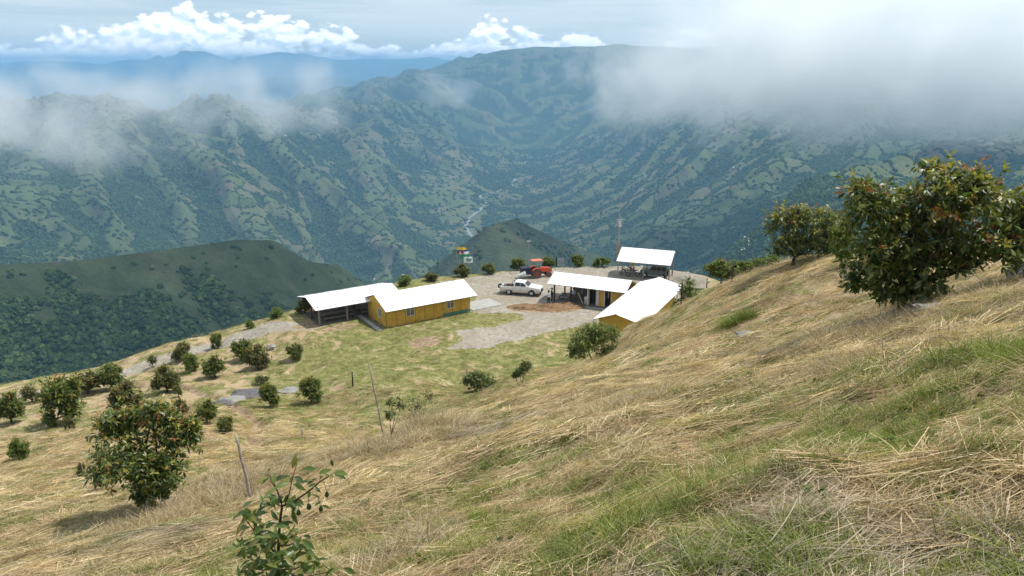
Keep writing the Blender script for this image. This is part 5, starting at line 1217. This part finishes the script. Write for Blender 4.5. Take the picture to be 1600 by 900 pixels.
# ------------------------------------------------------------------ scattering by points
def scatter(name, pts, rot, scl, idx, tint, protos, **props):
    me = bpy.data.meshes.new(name); me.vertices.add(len(pts)); me.vertices.foreach_set('co', np.asarray(pts, 'f').ravel())
    for n_, d in (('rot', rot), ('scl', scl), ('tint', tint)):
        a = me.attributes.new(n_, 'FLOAT_VECTOR', 'POINT'); a.data.foreach_set('vector', np.asarray(d, 'f').ravel())
    a = me.attributes.new('idx', 'INT', 'POINT'); a.data.foreach_set('value', np.asarray(idx, 'i'))
    ob = bpy.data.objects.new(name, me); COL.objects.link(ob)
    for k, v_ in props.items(): ob[k] = v_
    g = bpy.data.node_groups.new(name, 'GeometryNodeTree'); N = g.nodes
    g.interface.new_socket('Geometry', in_out='INPUT', socket_type='NodeSocketGeometry'); g.interface.new_socket('Geometry', in_out='OUTPUT', socket_type='NodeSocketGeometry')
    gi = N.new('NodeGroupInput'); go = N.new('NodeGroupOutput'); iop = N.new('GeometryNodeInstanceOnPoints'); g2i = N.new('GeometryNodeGeometryToInstance')
    for p in reversed(protos):
        o = N.new('GeometryNodeObjectInfo'); o.inputs['Object'].default_value = p; o.inputs['As Instance'].default_value = True; g.links.new(o.outputs['Geometry'], g2i.inputs[0])
    def na(n_, t_):
        a = N.new('GeometryNodeInputNamedAttribute'); a.data_type = t_; a.inputs['Name'].default_value = n_; return a.outputs[0]
    g.links.new(gi.outputs[0], iop.inputs['Points']); g.links.new(g2i.outputs[0], iop.inputs['Instance']); iop.inputs['Pick Instance'].default_value = True
    g.links.new(na('idx', 'INT'), iop.inputs['Instance Index']); g.links.new(na('rot', 'FLOAT_VECTOR'), iop.inputs['Rotation']); g.links.new(na('scl', 'FLOAT_VECTOR'), iop.inputs['Scale'])
    g.links.new(iop.outputs[0], go.inputs[0]); ob.modifiers.new('scatter', 'NODES').node_group = g
    return ob
# blades: ribbons of three quads
def blade_clump(name, n, rad, lmin, lmax, lift, width, aim, spread, seed, curl=.3):
    g = np.random.default_rng(seed); V = []; F = []; sh = []
    for i in range(n):
        a = g.uniform(0, 6.28); rr = rad*math.sqrt(g.random()); p = np.array([rr*math.cos(a), rr*math.sin(a), 0.])
        q = (aim+g.normal(0, spread)) if aim is not None else g.uniform(0, 6.28); L_ = g.uniform(lmin, lmax); el_ = g.uniform(*lift); w_ = width*g.uniform(.6, 1.3)
        h = np.array([math.cos(q), math.sin(q), 0]); s_ = np.array([-h[1], h[0], 0]); bend = g.normal(0, curl); tw = g.normal(0, .5); s_ = s_*math.cos(tw)+np.array([0, 0, 1])*math.sin(tw)
        z0 = g.uniform(-.02, .05) if lift[1] < .6 else -.02; k = g.uniform(.62, 1.3); o = len(V)
        for j in range(4):
            u = j/3; e2 = el_*(1-u*g.uniform(.6, 1.5)*(.9 if lift[1] < .6 else .45)); 
            if j: p = p+(h*math.cos(e2)+np.array([0, 0, math.sin(e2)])+np.array([-h[1], h[0], 0])*bend*u*.5)*L_/3
            ww = w_*(1-.8*u**2) if lift[1] > .6 else w_*(1-.35*u); z_ = np.array([0, 0, z0])
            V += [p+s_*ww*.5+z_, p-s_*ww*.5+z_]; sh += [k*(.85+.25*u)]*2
        F += [(o, o+1, o+3, o+2), (o+2, o+3, o+5, o+4), (o+4, o+5, o+7, o+6)]
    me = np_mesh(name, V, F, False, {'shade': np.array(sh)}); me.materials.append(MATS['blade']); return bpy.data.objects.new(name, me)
PR = [blade_clump('straw', 56, .26, .12, .40, (-.05, .25), .0046, 0, .45, 1), blade_clump('straw', 56, .26, .10, .36, (-.05, .35), .0046, 0, .8, 2), blade_clump('straw', 46, .24, .10, .34, (-.05, .5), .0044, None, 0, 3),
      blade_clump('grass', 44, .11, .09, .25, (.8, 1.5), .0062, None, 0, 4), blade_clump('grass', 40, .15, .10, .32, (.7, 1.45), .0058, None, 0, 5),
      blade_clump('dry', 30, .16, .25, .55, (.5, 1.4), .0045, None, 0, 6, .6), blade_clump('straw', 64, .42, .2, .6, (-.04, .25), .0080, 0, .6, 7), blade_clump('grass', 40, .30, .10, .22, (.6, 1.4), .011, None, 0, 8),
      blade_clump('dry', 44, .30, .2, .5, (.2, 1.3), .0085, None, 0, 9, .7), blade_clump('straw', 50, .6, .3, .9, (-.04, .22), .014, 0, .8, 10)]
def weed_clump(n, seed):
    g_ = np.random.default_rng(seed); T_w, F_w = leaf_template(True); a = g_.uniform(0, 6.28, n); e_ = g_.uniform(.1, .8, n); ax_ = np.stack([np.cos(a)*np.cos(e_), np.sin(a)*np.cos(e_), np.sin(e_)], 1)
    p_ = np.c_[g_.normal(0, .03, (n, 2)), g_.uniform(.0, .07, n)]; ln_ = g_.uniform(.04, .085, n); me = leaves_mesh('weed', p_, ax_, np.tile((0, 0, 1.), (n, 1)), ln_, ln_*.28, np.ones((n, 3)), True)
    at = me.attributes.new('shade', 'FLOAT', 'POINT'); at.data.foreach_set('value', np.repeat(g_.uniform(.7, 1.3, n), len(T_w)).astype('f')); me.materials.append(MATS['blade']); return bpy.data.objects.new('weed', me)
PR.append(weed_clump(14, 3))
def wedge(n, r0, r1, g, half=R(41)):
    r_ = np.sqrt(g.uniform(r0*r0, r1*r1, n)); a = g.uniform(-half, half, n); return r_*np.sin(a), r_*np.cos(a)
g = np.random.default_rng(77); PX_, RX_, SX_, IX_, TX_ = [], [], [], [], []
def lay(x, y, idx, scl, tint, flow=True, jit=.55, dz=0.0):
    z = gzm(x, y)+dz; e = .15; nx_ = -(gzm(x+e, y)-gzm(x-e, y))/(2*e); ny_ = -(gzm(x, y+e)-gzm(x, y-e))/(2*e)
    th = (.45+1.9*fbm(x/2.1, y/2.1, 401, 3)+g.normal(0, jit, len(x))) if flow else g.uniform(0, 6.28, len(x))
    th = th+np.where(g.random(len(x)) < .5, math.pi, 0)
    # tilt the clump onto the slope: rotation about x by ay, about y by ax in the clump's own heading
    gx_, gy_ = -nx_, -ny_; sxl = gx_*np.cos(th)+gy_*np.sin(th); syl = -gx_*np.sin(th)+gy_*np.cos(th)
    PX_.append(np.stack([x, y, z], 1)); RX_.append(np.stack([np.arctan(syl), -np.arctan(sxl), th], 1)); SX_.append(np.repeat(scl[:, None], 3, 1)); IX_.append(idx); TX_.append(tint)
STR = np.array([(.60,.475,.30),(.53,.40,.245),(.42,.305,.18),(.31,.22,.13),(.68,.56,.37),(.57,.435,.265)]); GRN = np.array([(.16,.20,.045),(.22,.26,.065),(.12,.165,.035),(.28,.29,.09)]); GRY = np.array([(.40,.33,.24),(.34,.265,.185),(.46,.39,.29)])
def tints(P_, n, v_=.28): return P_[g.integers(0, len(P_), n)]*g.uniform(1-v_, 1+v_, (n, 1))
def veg(n, r0, r1, kind, scl, keepf):
    x, y = wedge(n, r0, r1, g); mk_ = masks(x, y); p_ = keepf(mk_)*(1-np.clip(mk_['gravel']*1.6+mk_['soil']*1.2, 0, 1)); k = g.random(n) < p_; x, y = x[k], y[k]
    q = len(x); s_ = scl*g.uniform(.75, 1.3, q); patch = fbm(x/4.5, y/4.5, 431, 3)
    if kind == 'straw': lay(x, y, g.choice((0, 0, 1, 2), q), s_, np.where((patch > .55)[:, None], tints(GRY, q), tints(STR, q)))
    if kind == 'strawm': lay(x, y, np.full(q, 6), s_, np.where((patch > .55)[:, None], tints(GRY, q), tints(STR, q)))
    if kind == 'strawf': lay(x, y, np.full(q, 9), s_, tints(STR, q))
    if kind == 'grass': lay(x, y, g.choice((3, 4), q), s_, tints(GRN, q), False)
    if kind == 'grassm': lay(x, y, np.full(q, 7), s_, tints(GRN, q), False)
    if kind == 'weed': lay(x, y, np.full(q, 10), s_, tints(GRN, q)*.7, False)
    if kind == 'dry': lay(x, y, np.full(q, 5), s_, tints(STR, q), False)
    if kind == 'drym': lay(x, y, np.full(q, 8), s_, np.where(g.random((q, 1)) < .5, tints(GRY, q), tints(STR, q)), False)
dryf = lambda m_: np.clip(1.15-1.25*m_['green'], .25, 1); grf = lambda m_: np.clip((m_['green']-.16)*2.0, .05, 1)
veg(6500, 1.6, 10, 'straw', 1.0, dryf); veg(4600, 1.6, 10, 'grass', .8, grf); veg(900, 1.6, 14, 'weed', 1.0, lambda m_: .2+.6*m_['green']); veg(300, 1.6, 9, 'dry', .8, lambda m_: .5+0*m_['green'])
veg(9500, 9, 26, 'strawm', 1.0, dryf); veg(14000, 8, 26, 'grassm', .8, grf); veg(2600, 9, 26, 'drym', .7, lambda m_: .5+0*m_['green']); veg(6000, 9, 20, 'straw', 1.15, dryf)
veg(11000, 26, 62, 'strawf', 1.0, dryf); veg(15000, 26, 62, 'grassm', 1.0, grf); veg(4500, 26, 62, 'drym', .9, lambda m_: .4*(1-m_['lawn'])); veg(12000, 62, 96, 'grassm', 1.1, lambda m_: grf(m_)*.8); veg(3000, 62, 96, 'strawf', 1.1, lambda m_: dryf(m_)*.6)
# rank dry tangles where the mower never went
for px, py, Yd, rad, n_, sc_ in ((330,775,None,2.0,150,1.5),(260,810,None,1.3,90,1.3),(200,830,None,1.4,70,1.2),(380,760,None,1.3,80,1.3),(560,705,None,1.8,110,1.3),(640,685,None,1.6,110,1.4),(690,660,None,1.4,70,1.3),(660,668,None,1.0,60,1.9),(1370,520,None,1.3,80,1.1),(1395,475,None,.9,50,1.2),(1310,535,None,.9,50,1.0),(960,645,None,.8,55,1.3),(1540,470,None,1.4,80,1.1),(1070,512,None,2.0,60,.9),(1010,530,None,1.8,60,.9),(1190,425,None,2.5,70,1.5),(640,880,None,.5,40,1.0),(1380,560,None,1.0,40,1.0)):
    c = hit(px, py, 2.); q = n_; x = c[0]+g.normal(0, rad*.5, q); y = c[1]+g.normal(0, rad*.5, q); lay(x, y, g.choice((5, 8), q), sc_*g.uniform(.6, 1.2, q), np.where(g.random((q, 1)) < .6, tints(GRY, q), tints(STR, q)), False)
for px, py, rad, n_ in ((1330,522,1.1,110),(1385,508,.8,70),(1290,540,.8,50),(1480,470,1.2,80)):  # more dry brush by the big tree, its colour darkened as painted shadow
    c = hit(px, py, 2.); x = c[0]+g.normal(0, rad*.5, n_); y = c[1]+g.normal(0, rad*.5, n_); lay(x, y, g.choice((2, 8, 5), n_), g.uniform(.6, 1.1, n_), tints(GRY, n_)*.55, False)
# green tufts that stand out
for px, py, rad, n_, sc_ in ((1150,505,.5,26,2.2),(1165,500,.4,16,2.6),(1540,570,.8,40,1.5),(1590,560,.6,26,1.5),(1440,580,.6,24,1.2),(1240,700,.5,30,1.0),(1080,790,.5,36,1.0),(1170,870,.4,34,.9),(690,800,.5,20,1.0),(870,780,.35,18,1.0),(1500,730,.4,22,.9),(940,560,.7,24,1.3),(1500,500,.9,40,1.1),(1280,870,.4,26,.9)):
    c = hit(px, py, 1.6); q = n_; x = c[0]+g.normal(0, rad*.5, q); y = c[1]+g.normal(0, rad*.5, q); lay(x, y, g.choice((3, 4), q), sc_*g.uniform(.6, 1.2, q), tints(GRN, q)*.9, False)
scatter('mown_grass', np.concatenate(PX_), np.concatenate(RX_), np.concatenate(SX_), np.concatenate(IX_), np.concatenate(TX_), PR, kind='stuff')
# far woods and hedgerows
leafmat('far_leaf', .9, .05, .0, True)
def blob(seed, sub=1):
    bm = bmesh.new(); bmesh.ops.create_icosphere(bm, subdivisions=sub+1, radius=1); sh = []
    for v_ in bm.verts:
        p = v_.co.copy(); k = 1+.55*pn(np.array([p.x*1.9+seed*9]), np.array([p.y*1.9+p.z*2.3+seed]), seed)[0]+.3*pn(np.array([p.x*4+seed*3]), np.array([p.y*4+p.z*4]), seed+2)[0]; v_.co = Vector((p.x*k, p.y*k, .15+p.z*k*.85)); sh.append(.8+.5*k-.35)
    me = bpy.data.meshes.new('tree_crown'); bm.to_mesh(me); bm.free()
    a = me.attributes.new('shade', 'FLOAT', 'POINT'); a.data.foreach_set('value', np.array(sh, 'f')); me.materials.append(MATS['far_leaf']); return bpy.data.objects.new('tree_crown', me)
BL = [blob(i+1) for i in range(5)]
pts, scs = [], []
def woods(n, r0, r1, size, half=R(37), pf=None):
    r_ = np.sqrt(g.uniform(r0*r0, r1*r1, n)); a = g.uniform(-half, half, n); x, y = r_*np.sin(a), r_*np.cos(a); z = hzm(x, y)
    fid_, hd, fo2 = cover(x, y, z); p_ = np.maximum(sstep(fo2, .45, .95)**1.3, hd*.8); p_ = np.maximum(p_, .012)
    # only slopes turned to the viewer
    e = 12.; dx = (hzm(x+e, y)-hzm(x-e, y))/(2*e); dy = (hzm(x, y+e)-hzm(x, y-e))/(2*e); facing = (x*dx+y*dy-z)/np.hypot(x, y) > -.02
    k = (g.random(n) < p_) & facing; s_ = size*g.uniform(.6, 1.45, k.sum()); pts.append(np.stack([x[k], y[k], z[k]], 1)); scs.append(s_)
woods(60000, 820, 1500, 3.3); woods(90000, 1500, 2600, 4.2); woods(150000, 2600, 4200, 5.5); woods(130000, 4200, 7000, 7.5)
P_ = np.concatenate(pts); s_ = np.concatenate(scs); n = len(P_)
FT = np.array([(.030,.052,.020),(.042,.066,.024),(.055,.080,.028),(.026,.045,.020)])[g.integers(0, 4, n)]*g.uniform(.85, 1.6, (n, 1))
scatter('distant_woods', P_, np.c_[np.zeros((n, 2)), g.uniform(0, 6.28, n)], np.stack([s_, s_, s_*g.uniform(.8, 1.3, n)], 1), g.integers(0, 5, n), FT, BL, kind='stuff')

# loose stones on the gravel
m, t, b = newmat('loose_stone'); t.set(b.inputs['Base Color'], t.attr('tint', 'INSTANCER').outputs['Color']); b.inputs['Roughness'].default_value = .95
def pebble(seed):
    bm = bmesh.new(); bmesh.ops.create_icosphere(bm, subdivisions=1, radius=1); gg = np.random.default_rng(seed)
    for v_ in bm.verts: v_.co = Vector((v_.co.x*1.2, v_.co.y, v_.co.z*.6))*gg.uniform(.75, 1.2)
    me = bpy.data.meshes.new('stone'); bm.to_mesh(me); bm.free(); me.materials.append(MATS['loose_stone']); return bpy.data.objects.new('stone', me)
SB = [pebble(i) for i in range(4)]; x, y = wedge(60000, 62, 110, g); mk_ = masks(x, y); rim = sstep(np.abs(sdist(YARD, x, y)), 3.5, .5)*(y > 96)
k = (g.random(len(x)) < mk_['gravel']*(.06+.5*rim)); x, y = x[k], y[k]; n = len(x); ss_ = g.uniform(.03, .10, n)*(1+1.2*(g.random(n) < .08)); ps = np.stack([x, y, gzm(x, y)+ss_*.1], 1)
scatter('loose_stones', ps, np.c_[np.zeros((n, 2)), g.uniform(0, 6.28, n)], np.repeat(ss_[:, None], 3, 1), g.integers(0, 4, n), np.array([(.34,.31,.27),(.46,.43,.38),(.25,.225,.19)])[g.integers(0, 3, n)], SB, kind='stuff')
# ------------------------------------------------------------------ air: even haze, and the drifting mist banks
def box_mesh(name, lo, hi):
    V = [(x, y, z) for x in (lo[0], hi[0]) for y in (lo[1], hi[1]) for z in (lo[2], hi[2])]
    return np_mesh(name, V, [(0,1,3,2),(4,6,7,5),(0,4,5,1),(2,3,7,6),(0,2,6,4),(1,5,7,3)])
m = bpy.data.materials.new('haze'); m.use_nodes = True; t = NT(m.node_tree); t.N.clear(); MATS['haze'] = m
pv = t.n('VolumePrincipled', Color=(.29, .56, .87), Density=9.0e-5, Anisotropy=.15)
o = t.N.new('ShaderNodeOutputMaterial'); t.L.new(pv.outputs[0], o.inputs['Volume'])
add_obj('haze', box_mesh('haze', (-24000, -400, -1300), (24000, 30500, 262)), 'haze', kind='stuff')

def mist(name, c, rad, dens, seed, lo=.60, hi=.62, flat=.35, nscale=2.2, label=''):
    # a lumpy closed shell whose air is dense in the middle and frays to nothing before the shell
    bm = bmesh.new(); bmesh.ops.create_icosphere(bm, subdivisions=3, radius=1.0)
    me = bpy.data.meshes.new(name); bm.to_mesh(me); bm.free()
    m = bpy.data.materials.new(name); m.use_nodes = True; t = NT(m.node_tree); t.N.clear(); MATS[name] = m
    tc = t.n('TexCoord'); v = tc.outputs['Object']; s = t.n('SeparateXYZ', i0=v)
    ln = t.n('VectorMath', _operation='LENGTH', i0=v).outputs['Value']
    asp = t.n('VectorMath', _operation='MULTIPLY', i0=v, i1=(rad[0]/400., rad[1]/400., rad[2]/400.)).outputs[0]
    nv = t.n('VectorMath', _operation='ADD', i0=asp, i1=(seed*3.7, seed*1.3, seed*2.1)).outputs[0]
    nz = t.noise(nv, nscale, 5, .58, .25).outputs['Fac']
    core = t.ss(ln, .30, .98, 1.0, 0.0)
    base = t.ss(s.outputs[2], -flat-.25, -flat+.32)
    d = t.m('ADD', nz, t.m('MULTIPLY', t.m('SUBTRACT', core, 1.0), .42))
    d = t.m('MULTIPLY', t.ss(d, lo-.22, hi), base)
    pv = t.n('VolumePrincipled', Color=(1.0, 1.0, 1.0), Density=t.m('MULTIPLY', d, dens), Anisotropy=0.0)
    o = t.N.new('ShaderNodeOutputMaterial'); t.L.new(pv.outputs[0], o.inputs['Volume'])
    ob = add_obj(name, me, name, None, c, kind='stuff'); ob.scale = rad
    return ob
mist('mist_bank', G(1500, 95, 2700), (1850, 480, 540), .0068, 1, .42, .58, flat=.46)
mist('mist_bank', G(1080, 145, 3200), (820, 400, 300), .0034, 2, .54, .62, flat=.62)
mist('mist_bank', G(1230, 80, 3000), (760, 380, 330), .0048, 9, .48, .60, flat=.75)
mist('mist_bank', G(60, 185, 2300), (1100, 440, 300), .0036, 3, .57, .66, flat=.56)
mist('mist_bank', G(420, 150, 2900), (780, 400, 260), .0032, 4, .57, .64, flat=.62)
mist('mist_bank', G(700, 140, 6500), (520, 400, 330), .0014, 6, flat=.9)
# clouds drifting overhead, above the haze: their shadows lie on the near ridge and the pointed hill
mist('cloud', (-60, 1330, 720), (820, 520, 230), .0045, 7, .40, .56, flat=.6)
mist('cloud', (680, 2190, 800), (520, 380, 210), .0050, 8, .40, .56, flat=.6)
